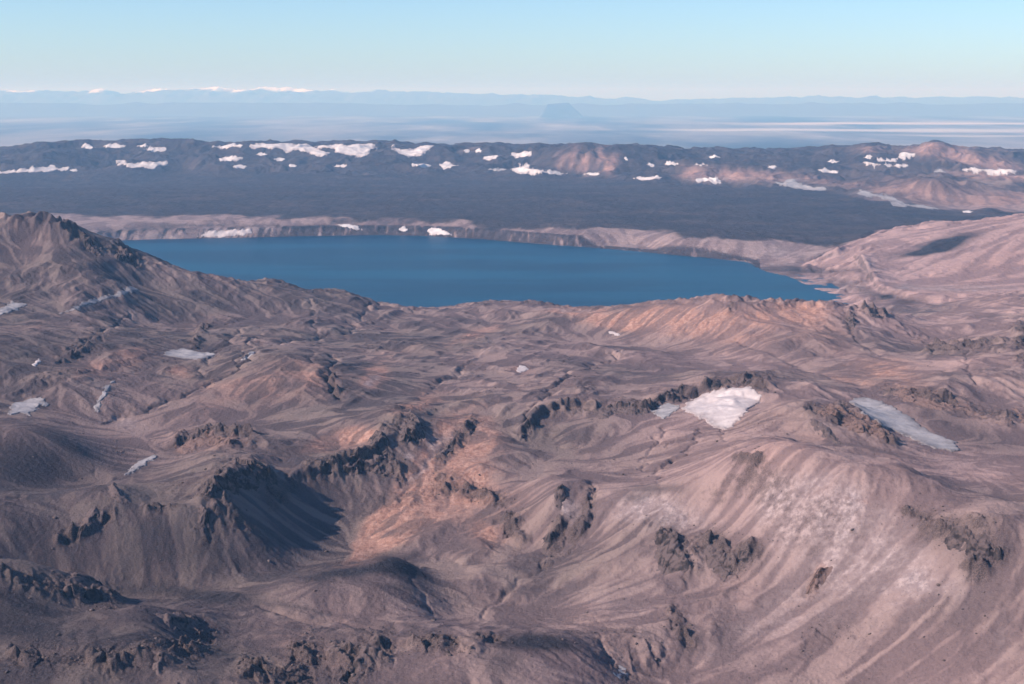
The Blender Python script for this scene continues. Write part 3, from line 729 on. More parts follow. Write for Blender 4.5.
# ---------------------------------------------------------------- soils laid out over the ground
def soils(PX, PY, X, Y, P):
    w1 = fbm(X / 110, Y / 110, 4, 201) * 13 * np.clip(2200 / Y, 0.2, 1.3); w2 = fbm(X / 110, Y / 110, 4, 202) * 8 * np.clip(2200 / Y, 0.2, 1.3)
    Q = (PX + w1, PY + w2)
    def bl(*a): return a[-1] * blob(*a[:-1], P=Q)
    O = [(395, 502, 74, 7, -52, .95), (372, 532, 40, 5, -50, .5), (110, 365, 40, 10, -12, .7), (128, 352, 20, 6, 0, .6), (180, 371, 12, 5, 0, .8), (250, 390, 85, 28, -8, .5), (315, 378, 30, 14, 20, .55), (372, 378, 13, 9, -40, 1.0), (385, 370, 12, 8, 0, .5), (330, 442, 45, 8, -14, .8),
         (358, 438, 18, 8, 0, .7), (410, 408, 22, 7, -10, .8), (432, 395, 16, 8, 0, .5), (440, 452, 22, 22, -40, .8), (455, 425, 16, 10, 0, .6), (475, 430, 22, 24, 0, .7), (455, 470, 50, 34, -40, .75), (400, 520, 45, 20, -45, .65), (385, 545, 50, 8, -35, .6),
         (470, 500, 70, 30, 10, .5), (500, 540, 40, 12, 0, .35), (485, 532, 10, 10, 0, .8), (575, 311, 30, 5, 5, .9), (610, 322, 40, 8, 10, .8), (660, 315, 50, 14, 0, .65), (730, 325, 70, 28, 0, .65), (800, 312, 50, 10, 0, .6), (830, 335, 50, 18, 30, .4),
         (520, 370, 14, 6, 0, .6), (480, 330, 22, 5, -15, .6), (465, 340, 30, 5, -20, .4), (395, 350, 30, 6, -15, .3), (885, 365, 30, 8, 0, .6), (900, 375, 40, 8, 0, .4), (940, 398, 50, 10, 18, .6), (875, 428, 24, 10, 25, .7), (860, 500, 14, 3, 10, .8), (800, 440, 40, 12, 0, .35),
         (780, 420, 25, 12, 0, .3), (822, 570, 8, 7, 0, .9), (815, 585, 7, 14, 0, .6), (725, 600, 40, 25, -30, .3), (215, 445, 40, 7, 0, .45), (300, 640, 40, 30, 0, .25), (450, 650, 20, 10, 0, .3), (845, 380, 40, 5, 10, .5), (945, 340, 40, 10, 0, .3), (1000, 300, 40, 10, 0, .35), (40, 325, 8, 4, 0, .5),
         (600, 500, 20, 10, 0, .15), (930, 470, 80, 12, 5, .2), (230, 470, 40, 8, -20, .3), (760, 455, 50, 14, 15, .25)]
    Pl = [(420, 468, 30, 5, -52, .7), (450, 440, 14, 5, -40, .6), (128, 424, 20, 11, 10, .55), (840, 500, 60, 26, 15, .75), (800, 525, 60, 40, 30, .55), (890, 555, 50, 30, 20, .5), (645, 508, 45, 22, 10, .7), (570, 510, 12, 14, 0, .9), (432, 443, 6, 9, 0, 1.0), (408, 455, 8, 5, 0, .9), (372, 380, 9, 6, -40, .8),
          (575, 311, 26, 3, 5, .7), (470, 425, 22, 18, 0, .4), (720, 560, 30, 8, 0, .3), (860, 600, 130, 50, -10, .4), (740, 630, 70, 40, -30, .3), (640, 590, 70, 40, -30, .25), (560, 600, 60, 20, 0, .2), (520, 562, 40, 25, 0, .2), (930, 585, 40, 14, 0, .3), (1000, 640, 10, 30, 0, .35), (700, 345, 25, 20, 0, .2), (45, 300, 30, 6, -30, .25), (110, 278, 50, 6, -35, .25), (690, 520, 40, 14, 0, .3)]
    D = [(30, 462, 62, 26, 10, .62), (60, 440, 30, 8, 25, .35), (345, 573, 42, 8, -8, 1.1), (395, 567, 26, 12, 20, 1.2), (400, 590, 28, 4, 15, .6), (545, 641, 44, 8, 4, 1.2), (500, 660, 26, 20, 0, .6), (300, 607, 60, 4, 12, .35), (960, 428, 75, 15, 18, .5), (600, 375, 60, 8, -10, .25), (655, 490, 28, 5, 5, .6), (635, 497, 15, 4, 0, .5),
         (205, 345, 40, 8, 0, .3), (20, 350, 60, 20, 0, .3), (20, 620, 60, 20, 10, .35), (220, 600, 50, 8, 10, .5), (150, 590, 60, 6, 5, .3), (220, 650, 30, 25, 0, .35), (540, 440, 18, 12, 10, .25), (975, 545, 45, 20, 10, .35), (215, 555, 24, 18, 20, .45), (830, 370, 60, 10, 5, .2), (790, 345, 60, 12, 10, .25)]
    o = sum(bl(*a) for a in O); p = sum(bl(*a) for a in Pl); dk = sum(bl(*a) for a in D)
    e1 = fbm(X / 75, Y / 75, 5, 205, 0.6); e2 = fbm(X / 60, Y / 60, 5, 206, 0.6)
    o = sstep(0.0, 1.0, o * (1.05 + 1.3 * e1)) * np.clip(o * .9 + .35, 0, 1); p = sstep(0.0, 1.0, p * (1.05 + 1.3 * e2)) * np.clip(p * .9 + .35, 0, 1)
    return np.clip(o, 0, 1), np.clip(p, 0, 1), np.clip(dk, 0, 1)

# ---------------------------------------------------------------- near terrain mesh
NR, NC = 1330, 1480
rows = np.exp(np.linspace(math.log(1180), math.log(5720), NR)); cols = np.linspace(-0.44, 0.44, NC)
Yv = np.repeat(rows, NC); Xv = np.tile(cols, NR) * (Yv + 500)
Zv = near_h(Xv, Yv)
rkv = GN.sample(rockN.astype(np.float32), Xv, Yv)
Zv = Zv + fine(Xv, Yv, rkv) * sstep(5700, 5300, Yv)
PXv, PYv = project(Xv, Yv, Zv)
o_, p_, d_ = soils(PXv, PYv, Xv, Yv, None)
strv = GN.sample(STR.astype(np.float32), Xv, Yv)
d_ = np.clip(d_ + 0.42 * sstep(420, 60, PXv) * sstep(340, 620, PYv) + 0.08 * sstep(400, 200, PXv) * sstep(300, 360, PYv), 0, 1)  # shading put into the ground colour, darker toward the lower left
pk = np.clip(fbm(Xv / 500, Yv / 500, 3, 210) * 0.6 + 0.06 + 0.40 * sstep(300, 760, PXv), 0, 0.7)
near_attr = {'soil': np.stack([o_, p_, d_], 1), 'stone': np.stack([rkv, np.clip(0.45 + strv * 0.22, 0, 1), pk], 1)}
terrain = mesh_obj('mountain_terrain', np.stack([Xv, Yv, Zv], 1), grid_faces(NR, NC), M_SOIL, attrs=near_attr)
terrain['kind'] = 'structure'
print('near mesh', time.time() - T0)

# ---------------------------------------------------------------- middle distance meshes
MR, MC = 1000, 1150
rows = np.exp(np.linspace(math.log(5690), math.log(19500), MR)); cols = np.linspace(-0.44, 0.44, MC)
Yv = np.repeat(rows, MC); Xv = np.tile(cols, MR) * (Yv + 500)
Zv = GM.cubic(HM, Xv, Yv)
lv = GM.sample(lava.astype(np.float32), Xv, Yv); ph = GM.sample(pinkhill.astype(np.float32), Xv, Yv); rz = GM.sample(rimz.astype(np.float32), Xv, Yv); ldv = GM.sample(LDm.astype(np.float32), Xv, Yv)
slv = GM.sample(SLm.astype(np.float32), Xv, Yv); stv = GM.sample(stm.astype(np.float32), Xv, Yv)
Zv = Zv + np.where(ldv > 12, 1, 0) * fbm(Xv / 28, Yv / 28, 3, 130) * (1.5 + 3 * slv * 2) 
PXv, PYv = project(Xv, Yv, Zv)
Q = (PXv + fbm(Xv / 300, Yv / 300, 3, 140) * 10, PYv + fbm(Xv / 300, Yv / 300, 3, 141) * 4)
def bl(*a): return a[-1] * blob(*a[:-1], P=Q)
ocm = sum(bl(*a) for a in [(560, 162, 5, 10, 20, .4), (573, 158, 6, 12, 20, .7), (586, 163, 4, 13, 20, .8), (599, 160, 5, 12, 20, .85), (611, 165, 6, 10, 20, .8), (690, 172, 12, 8, 0, .4), (760, 176, 60, 7, 3, .5), (720, 175, 30, 6, 0, .3), (935, 150, 26, 7, 0, .8), (985, 162, 45, 8, 10, .6), (870, 150, 14, 4, 0, .5), (930, 192, 50, 12, 10, .5), (1010, 200, 40, 10, 0, .5), (1000, 177, 50, 3, 5, .7),
        (940, 288, 60, 4, 0, .5), (1000, 265, 60, 18, -15, .35), (990, 212, 20, 8, 0, .4), (850, 185, 50, 4, 8, .3), (470, 150, 10, 3, 0, .2)])
pam = sum(bl(*a) for a in [(960, 288, 55, 3, 0, .9), (905, 287, 14, 3, 0, .8), (865, 262, 8, 8, 0, .5), (780, 252, 14, 5, 0, .9), (830, 254, 22, 3, 0, .4), (835, 285, 20, 8, 10, .6), (870, 290, 22, 6, 10, .35), (225, 233, 30, 3, -4, .9), (160, 236, 30, 3, 0, .6), (290, 232, 50, 2.5, 4, .6),
        (840, 190, 60, 3, 12, .5), (700, 180, 60, 3, 0, .4)])
dkm = sum(bl(*a) for a in [(948, 243, 26, 5, -14, 1.6), (922, 251, 30, 3.2, -10, 1.2), (805, 270, 50, 3.6, 0, .9), (905, 303, 30, 5, -8, .6), (880, 298, 26, 4, -20, .5), (1020, 305, 10, 10, 0, .5), (150, 228, 60, 3, -3, .5), (270, 226, 120, 1.8, 1, .5), (845, 285, 22, 5, 10, .5), (882, 296, 20, 4, 12, .7), (862, 275, 8, 6, 0, .4), (220, 233, 8, 2, 0, .6)])  # includes a dark strip painted for the shadow below the shore ledge
shore = (1 - lv) * (1 - ph) * (1 - rz)
rimdark = rz * np.clip(1.0 - ocm * 1.5, 0, 1) * sstep(1060, 850, PXv) * (0.80 + 0.25 * fbm(Xv / 500, Yv / 500, 3, 150))
rimdark = np.maximum(rimdark, rz * sstep(-0.3, 0.0, fbm(Xv / 900, Yv / 900, 3, 151)) * 0.85 * np.clip(1 - ocm * 1.8, 0, 1))
# bank of the lake: dark lava with pale pumice fans
bank_z = shore * sstep(175, 120, ldv) * (PXv < 760)
fanb = sstep(0.12, 0.34, fbm(Xv / 38, Yv / 300, 3, 152, 0.6) + 0.35 * sstep(330, 200, PXv))
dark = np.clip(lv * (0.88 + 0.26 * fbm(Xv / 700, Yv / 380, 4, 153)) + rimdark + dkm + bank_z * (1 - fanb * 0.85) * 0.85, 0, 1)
pale = np.clip(pam + shore * sstep(130, 260, ldv) * (PYv > 205) * (0.34 + 0.25 * fbm(Xv / 250, Yv / 120, 3, 154)) + bank_z * fanb * 0.35 + sstep(34, 10, np.abs(ldv - 150 + fbm(Xv / 60, Yv / 60, 2, 156) * 40)) * shore * sstep(-0.1, 0.1, fbm(Xv / 70, Yv / 200, 3, 155)) * 0.7 * (PXv < 800), 0, 1) * (1 - lv)
pkm = np.clip(ph * 0.95 + shore * 0.45 + rz * ocm, 0, 1)
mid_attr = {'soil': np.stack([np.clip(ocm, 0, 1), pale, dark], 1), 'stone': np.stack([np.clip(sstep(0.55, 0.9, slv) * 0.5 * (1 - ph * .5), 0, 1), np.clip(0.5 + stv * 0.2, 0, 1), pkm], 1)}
co = np.stack([Xv, Yv, Zv], 1)
F = grid_faces(MR, MC)
fc = F[:, 0]
fx, fy = PXv[fc], PYv[fc]; fl, fp, fr, fY = lv[fc], ph[fc], rz[fc], Yv[fc]
reg = np.zeros(len(F), int)                           # 0 shore, 1 lava, 2 pink mountain, 3 north rim, 4 low hill, 5 twin hills
reg[fl > 0.5] = 1
reg[(fl <= 0.5) & (fY > 9300) & (fY > 9300)] = 3
reg[(fp > 0.5) & (fY < 9300) & (fl <= 0.5)] = 2
cx = Xv[fc] / Yv[fc]
reg[(reg == 3) & (fY > 10300) & (fY < 12300) & (cx > s_of(895, 195))] = 4
reg[(reg == 3) & (fY > 14100) & (cx > s_of(902, 150))] = 5
names = {0: 'lake_shore', 1: 'lava_plain', 2: 'mountain', 3: 'crater_rim_hills', 4: 'hill', 5: 'hill'}
for r_ in range(6):
    m = reg == r_
    if m.sum() < 10: continue
    c2, f2, a2 = compact(co, F[m], mid_attr)
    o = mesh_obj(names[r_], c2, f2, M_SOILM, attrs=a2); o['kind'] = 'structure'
print('mid mesh', time.time() - T0)

# ---------------------------------------------------------------- lake
m, nt, b = new_mat('lake_water'); t = NT(nt)
P = t.n('ShaderNodeNewGeometry').outputs['Position']
wsc = t.scaled(P, (0.22, 1.0, 1.0))
t.l(t.mix(t.ramp(t.noise(wsc, 0.0022, 6, 0.65), 0.40, 0.62), (0.0004, 0.024, 0.058), (0.001, 0.044, 0.092)), b.inputs['Base Color'])
b.inputs['Roughness'].default_value = 0.35
b.inputs['IOR'].default_value = 1.33
b.inputs['Specular IOR Level'].default_value = 0.07
t.l(t.bump(t.noise(wsc, 0.06, 6, 0.75), 0.5, 2.5), b.inputs['Normal'])
lx0, lx1, ly0, ly1 = -3300, 2100, 5000, 9700
n = 60
gx_, gy_ = np.meshgrid(np.linspace(lx0, lx1, n), np.linspace(ly0, ly1, n))
ok = sdf(gx_, gy_, LK) < 190
f = grid_faces(n, n); f = f[(ok.ravel()[f]).all(axis=1)]
c2, f2, _ = compact(np.stack([gx_.ravel(), gy_.ravel(), np.zeros(n * n)], 1), f, {})
lake = mesh_obj('lake_water', c2, f2, m); lake['kind'] = 'structure'

# ---------------------------------------------------------------- far plain and the mountains on the horizon
m, nt, b = new_mat('far_plain'); t = NT(nt)
P = t.n('ShaderNodeNewGeometry').outputs['Position']
st = t.scaled(P, (1.0, 0.28, 1.0))
c = t.mix(t.ramp(t.noise(st, 0.00016, 7, 0.65), 0.36, 0.64), (0.035, 0.036, 0.045), (0.22, 0.19, 0.185))
c = t.mix(t.ramp(t.noise(st, 0.00032, 6, 0.65), 0.55, 0.72, 0, 0.8), c, (0.30, 0.27, 0.26))
sx = t.n('ShaderNodeSeparateXYZ'); t.l(P, sx.inputs[0])
# pale sand flats on the right
def band(y0, y1, x0, x1, wob):
    yy = t.math('ADD', sx.outputs[1], t.math('MULTIPLY', t.math('SUBTRACT', t.noise(st, 0.00012, 4), 0.5), wob))
    f1 = t.ramp(yy, y0, y0 + (y1 - y0) * .4); f2 = t.ramp(yy, y1, y1 - (y1 - y0) * .4)
    g1 = t.ramp(sx.outputs[0], x0, x0 + 5000); g2 = t.ramp(sx.outputs[0], x1, x1 - 6000)
    return t.math('MULTIPLY', t.math('MULTIPLY', f1, f2), t.math('MULTIPLY', g1, g2))
c = t.mix(band(52000, 60000, 3500, 24000, 16000), c, (0.42, 0.37, 0.36))
c = t.mix(band(47000, 50000, 10500, 22000, 9000), c, (0.34, 0.30, 0.29))
c = t.mix(band(64000, 72000, 9000, 40000, 12000), c, (0.50, 0.42, 0.40))
t.l(c, b.inputs['Base Color'])
nx_, ny_ = 160, 160
ys = np.concatenate([np.linspace(-30000, 16000, 20), np.exp(np.linspace(math.log(17500), math.log(190000), ny_ - 20))])
xs = np.linspace(-1, 1, nx_)
Yp = np.repeat(ys, nx_); Xp = np.tile(np.sign(xs) * np.abs(xs) ** 1.4, ny_) * 190000
Zp = -450 + fbm(Xp / 16000, Yp / 9000, 4, 301) * 60 * sstep(20000, 50000, Yp)
Zp = np.where((np.abs(Xp) < 40000) & (Yp < 22000), -450, Zp)
o = mesh_obj('distant_plain', np.stack([Xp, Yp, Zp], 1), grid_faces(ny_, nx_), m); o['kind'] = 'structure'

m, nt, b = new_mat('far_mountain_rock'); t = NT(nt)
P = t.n('ShaderNodeNewGeometry').outputs['Position']; sx = t.n('ShaderNodeSeparateXYZ'); t.l(P, sx.inputs[0])
hgt = t.math('ADD', sx.outputs[2], t.math('MULTIPLY', t.math('SUBTRACT', t.noise(P, 0.00035, 5, 0.6), 0.5), 1500))
t.l(t.mix(t.ramp(hgt, 1150, 1420), (0.10, 0.10, 0.11), (0.80, 0.82, 0.85)), b.inputs['Base Color'])
def range_mesh(name, y0, y1, prof, seed, x0, x1, nx=900, ny=46, rough=1.0):
    xs = np.linspace(x0, x1, nx); ys = np.linspace(y0, y1, ny)
    X, Y = np.meshgrid(xs, ys)
    ycr = (y0 + y1) / 2
    px = 512 + FPX * X / ycr * cP
    top = np.interp(px, prof[0], prof[1])
    zt = CAM_H - ycr * tan_dep(top)
    u = (Y - y0) / (y1 - y0)
    env = np.sin(np.pi * np.clip(u, 0, 1)) ** 0.8
    rr = ridged(X / 5200, Y / 9000, 6, seed, 0.62)
    Z = -480 + (zt + 480) * env * (0.60 + 0.60 * rr * rough + 0.40 * (1 - rough)) + fbm(X / 2500, Y / 2500, 3, seed + 3) * 90 * env * rough
    o = mesh_obj(name, np.stack([X.ravel(), Y.ravel(), Z.ravel()], 1), grid_faces(ny, nx), m); o['kind'] = 'structure'
    return o
range_mesh('distant_mountains', 118000, 136000, ([-300, 0, 60, 150, 200, 245, 300, 350, 420, 470, 560, 650, 700, 760, 800, 850, 900, 950, 1024, 1300],
                                    [92, 91.5, 92, 91, 90.5, 88.5, 90, 91.5, 93, 94.5, 97, 99, 99.5, 98, 96.5, 97, 98.5, 97, 98.5, 99]), 401, -75000, 75000)
range_mesh('distant_hills', 92000, 104000, ([-300, 0, 200, 400, 500, 600, 800, 1024, 1300], [103, 103, 103, 104, 104, 104, 103, 104, 103]), 431, -58000, 58000, 600, 30, 0.7)
# flat-topped mountain
xs = np.linspace(1700, 4450, 120); ys = np.linspace(88000, 91000, 24); X, Y = np.meshgrid(xs, ys)
u = np.minimum((X - xs[0]) / 500, (xs[-1] - X) / 900); v = np.minimum((Y - ys[0]) / 500, (ys[-1] - Y) / 500)
Z = -460 + np.clip(np.minimum(u, v), 0, 1) * (860 + fbm(X / 900, Y / 900, 3, 441) * 60) * sstep(-3500, 3600, X)
tb = mesh_obj('table_mountain', np.stack([X.ravel(), Y.ravel(), Z.ravel()], 1), grid_faces(24, 120), simple_rock('table_rock', (0.05, 0.05, 0.06), (0.09, 0.09, 0.1), 0.0006)); tb['kind'] = 'structure'
print('far', time.time() - T0)

# ---------------------------------------------------------------- patches that lie on the ground: snow and crags
HSm = blur(HM, 10); HSn = blur(Hn, 3); HSn2 = blur(Hn, 25)
def hit_s(px, py, far):
    px = np.atleast_1d(np.asarray(px, float)); py = np.atleast_1d(np.asarray(py, float))
    s = s_of(px, py); t = tan_dep(py)
    Ys = np.exp(np.linspace(math.log(5600 if far else 1300), math.log(17800 if far else 5300), 2600))
    X = s[:, None] * Ys[None]; Yg = np.broadcast_to(Ys[None], X.shape)
    Hh = np.maximum(GM.sample(HSm, X, Yg), 0) if far else GN.sample(HSn, X, Yg)
    dif = (CAM_H - Yg * t[:, None]) - Hh
    below = dif < 0
    k = np.where(below.any(axis=1), np.argmax(below, axis=1), np.argmin(dif, axis=1))
    return s * Ys[k], Ys[k]
def outline(pts, far):
    P = []
    n = len(pts)
    for i in range(n):
        a, b = pts[i], pts[(i + 1) % n]
        q = max(1, int(math.hypot(b[0] - a[0], b[1] - a[1]) / (3 if far else 4)))
        for k in range(q): P.append((a[0] + (b[0] - a[0]) * k / q, a[1] + (b[1] - a[1]) * k / q))
    P = np.array(P)
    X, Y = hit_s(P[:, 0], P[:, 1], far)
    med = np.median(Y); lim = (0.13 if far else 0.22) * med
    Y2 = np.clip(Y, med - lim, med + lim); X = X * Y2 / Y
    return np.stack([X, Y2], 1)
def patch(name, pts, mat, label, cat, group=None, far=False, kind='snow', thick=2.4, amp=9.0, nmax=110, parent=None):
    P = outline(pts, far)
    ctr = P.mean(0)
    # local axes: a uphill, c across the slope
    if kind == 'rock':
        e_ = 25.0; gs = lambda x, y: float(GN.sample(HSn2, np.array([x]), np.array([y]))[0])
        gx_ = gs(ctr[0] + e_, ctr[1]) - gs(ctr[0] - e_, ctr[1]); gy_ = gs(ctr[0], ctr[1] + e_) - gs(ctr[0], ctr[1] - e_)
        gy_ = gy_ + 0.25 * e_; L_ = math.hypot(gx_, gy_) + 1e-6; ua = (gx_ / L_, gy_ / L_)
    else: ua = (0.0, 1.0)
    uc = (ua[1], -ua[0])
    Q = np.stack([(P - ctr) @ np.array(uc), (P - ctr) @ np.array(ua)], 1)
    x0, y0 = Q.min(0); x1, y1 = Q.max(0)
    cxs = max((x1 - x0) / nmax, 0.9 if not far else 5.0); cys = max((y1 - y0) / nmax, 0.9 if not far else 6.0)
    xs = np.arange(x0 - 4 * cxs, x1 + 4 * cxs, cxs); ys = np.arange(y0 - 4 * cys, y1 + 4 * cys, cys)
    Cc, Aa = np.meshgrid(xs, ys)
    X = ctr[0] + Cc * uc[0] + Aa * ua[0]; Y = ctr[1] + Cc * uc[1] + Aa * ua[1]
    d = -sdf(Cc, Aa, Q)
    size = math.sqrt(max((x1 - x0) * (y1 - y0), 1))
    wob = min(size * 0.13, 60 if far else 12)
    ys_ = 4.5 if far else 1.5
    d = d + fbm(X / (wob * 2.0), Y / (wob * 2.0 * ys_), 5, 501, 0.6) * wob * (2.1 if far else 1.5)
    H0 = height(X, Y)
    if far: H0 = np.maximum(H0, GM.sample(HSm, X, Y) * 0.3 + H0 * 0.7)
    if kind == 'snow':
        w = min(size * 0.10, 25 if far else 4)
        tp = sstep(-0.3 * w, w, d)
        Z = H0 + thick * tp - 1.0 + fbm(X / 14, Y / 14, 2, 502) * 0.12 * thick
    else:
        w = min(size * 0.3, 14); tp = np.clip((d + 0.2 * w) / (1.2 * w), 0, 1)
        ins = d > 0; big = np.where(ins, Aa, 1e9).min(0); top = np.where(ins, Aa, -1e9).max(0)
        big = np.where(big > 1e8, 0, big); top = np.where(top < -1e8, 1, top)
        kx = np.ones(9) / 9; big = np.convolve(np.pad(big, 4, mode='edge'), kx, 'valid'); top = np.convolve(np.pad(top, 4, mode='edge'), kx, 'valid')
        tt = np.clip((Aa - big) / np.maximum(top - big, 4.0), 0, 1)
        # stepped profile: steep broken front below, back running level into the slope
        n_ = perlin(Cc / 26, Aa / 60, 520) * 0.18
        u_ = np.clip(tt + n_, 0, 1)
        prof = 0.55 * sstep(0.0, 0.14, u_) + 0.45 * sstep(0.36, 0.46, u_) - 0.85 * sstep(0.5, 1.0, u_)
        rib = facets(Cc + 0.15 * Aa, Aa * 0.30, 17, 511 + int(abs(ctr[0])) % 90)
        rib2 = facets(Cc, Aa * 0.45, 5.5, 512)
        Z = H0 - 1.0 + tp * (amp * (0.62 * prof + 0.50 * (rib - 0.25) + 0.12 * (rib2 - 0.3)) + 1.3)
    keep = d > -0.45 * w
    # one patch is one connected body
    ids = np.where(keep, np.arange(keep.size).reshape(keep.shape) + 1, 0)
    for _ in range(1500):
        q = ids.copy()
        q[1:] = np.maximum(q[1:], q[:-1]); q[:-1] = np.maximum(q[:-1], q[1:]); q[:, 1:] = np.maximum(q[:, 1:], q[:, :-1]); q[:, :-1] = np.maximum(q[:, :-1], q[:, 1:])
        q = np.where(keep, q, 0)
        if (q == ids).all(): break
        ids = q
    big_ = np.bincount(ids[ids > 0]).argmax(); keep = ids == big_
    # drop corners that hang on by one vertex
    for _ in range(2):
        sq = keep[:-1, :-1] & keep[1:, :-1] & keep[:-1, 1:] & keep[1:, 1:]
        k2 = np.zeros_like(keep); k2[:-1, :-1] |= sq; k2[1:, :-1] |= sq; k2[:-1, 1:] |= sq; k2[1:, 1:] |= sq
        keep = keep & k2
    f = grid_faces(*X.shape); kf = keep.ravel()[f].all(axis=1)
    f = f[kf]
    if len(f) < 2: print('EMPTY', label); return None
    melt = np.exp(-np.maximum(d, 0) / max(size * (0.07 if not far else 0.05), 1.5)) ** 1.5
    co, f, at = compact(np.stack([X.ravel(), Y.ravel(), Z.ravel()], 1), f, {'melt': np.repeat(melt.reshape(-1, 1), 3, 1).astype(np.float32)})
    # underside and rim, so that the patch is a closed body with thickness
    nv = len(co)
    E = np.concatenate([f[:, [0, 1]], f[:, [1, 2]], f[:, [2, 3]], f[:, [3, 0]]])
    key = E[:, 0].astype(np.int64) * nv + E[:, 1]; rev = E[:, 1].astype(np.int64) * nv + E[:, 0]
    bd = E[~np.isin(key, rev)]
    low = co.copy(); low[:, 2] -= (6 if far else 3.0)
    side = np.stack([bd[:, 1], bd[:, 0], bd[:, 0] + nv, bd[:, 1] + nv], 1)
    F_ = np.concatenate([f, f[:, ::-1] + nv, side])
    c = co.mean(0)
    o = mesh_obj(name, np.concatenate([co, low]) - c, F_, mat, smooth=(kind == 'snow'), attrs={'melt': np.concatenate([at['melt'], at['melt']])})
    o.location = [float(v) for v in c]
    o['label'] = label; o['category'] = cat
    if group: o['group'] = group
    return o

NS = 'snow fields on the near slopes'
near_snow = [
 ([(-6, 312), (0, 309), (12, 301), (20, 303), (28, 305), (17, 310), (0, 317), (-8, 319)], M_DIRTY, 'greyish white snow patch cut off by the left picture edge on the ridge flank', 2.4),
 ([(60, 314), (82, 302), (112, 294), (132, 286), (140, 291), (125, 295), (95, 304), (75, 310)], M_DIRTY, 'long pale snow strip slanting down the flank below the jagged west ridge', 2.4),
 ([(160, 354), (180, 348), (200, 352), (215, 353), (216, 357), (197, 360), (175, 358)], M_DIRTY, 'flat blue grey snow patch behind the small orange hill', 2.2),
 ([(241, 360), (251, 352), (257, 352), (246, 361)], M_DIRTY, 'small narrow snow streak in a gully at the back of the orange dome', 2.4),
 ([(31, 365), (39, 359), (42, 361), (36, 367)], M_SNOW, 'tiny white snow patch above the hollow at far left', 2.6),
 ([(8, 408), (14, 403), (24, 401), (36, 398), (42, 395), (47, 399), (46, 405), (36, 411), (30, 416), (20, 413), (11, 415)], M_DIRTY, 'old blue grey snow field with bright rim in the hollow at far left', 2.6),
 ([(90, 415), (93, 408), (99, 399), (108, 383), (115, 381), (109, 392), (102, 404), (95, 415)], M_DIRTY, 'thin steep snow strip between the left hollow and the orange dome', 3.0),
 ([(122, 476), (134, 465), (146, 458), (155, 454), (157, 457), (142, 467), (129, 475)], M_DIRTY, 'slim snow strip in the cleft left of the rusty rock band', 3.0),
 ([(680, 409), (688, 403), (697, 396), (712, 391), (727, 388), (742, 388), (752, 387), (757, 392), (763, 397), (756, 404), (747, 412), (740, 420), (733, 427), (724, 431), (714, 426), (704, 420), (690, 414)], M_SNOW, 'big bright triangular snow field under the dark cliff band', 3.2),
 ([(652, 411), (660, 407), (667, 404), (678, 405), (679, 411), (671, 415), (663, 419), (656, 417)], M_DIRTY, 'small grey snow patch touching the left of the big triangular snow field', 2.6),
 ([(848, 401), (858, 398), (870, 398), (885, 404), (898, 410), (910, 417), (921, 427), (930, 432), (942, 436), (954, 441), (961, 450), (952, 452), (936, 449), (922, 444), (907, 437), (892, 431), (878, 424), (866, 417), (855, 408)], M_DIRTY, 'long oval lead grey snow field behind the rusty outcrop on the right', 3.2),
 ([(611, 668), (619, 665), (628, 669), (629, 675), (621, 680), (613, 676)], M_DIRTY, 'little blue grey snow patch in the gully at the bottom of the picture', 2.2),
 ([(606, 331), (614, 332), (622, 335), (618, 337), (610, 334)], M_SNOW, 'thin white snow streak on the plateau just below the lake rim crest', 2.4),
 ([(515, 371), (518, 366), (525, 366), (529, 370), (521, 373)], M_SNOW, 'tiny white snow patch in an ochre pit in the middle of the plateau', 2.6),
 ([(97, 300.5), (90, 300)], M_SNOW, '', 0)][:14]
for pts, mt, lab, th in near_snow:
    patch('snow_patch', pts, mt, lab, 'snow patch', NS, thick=th)

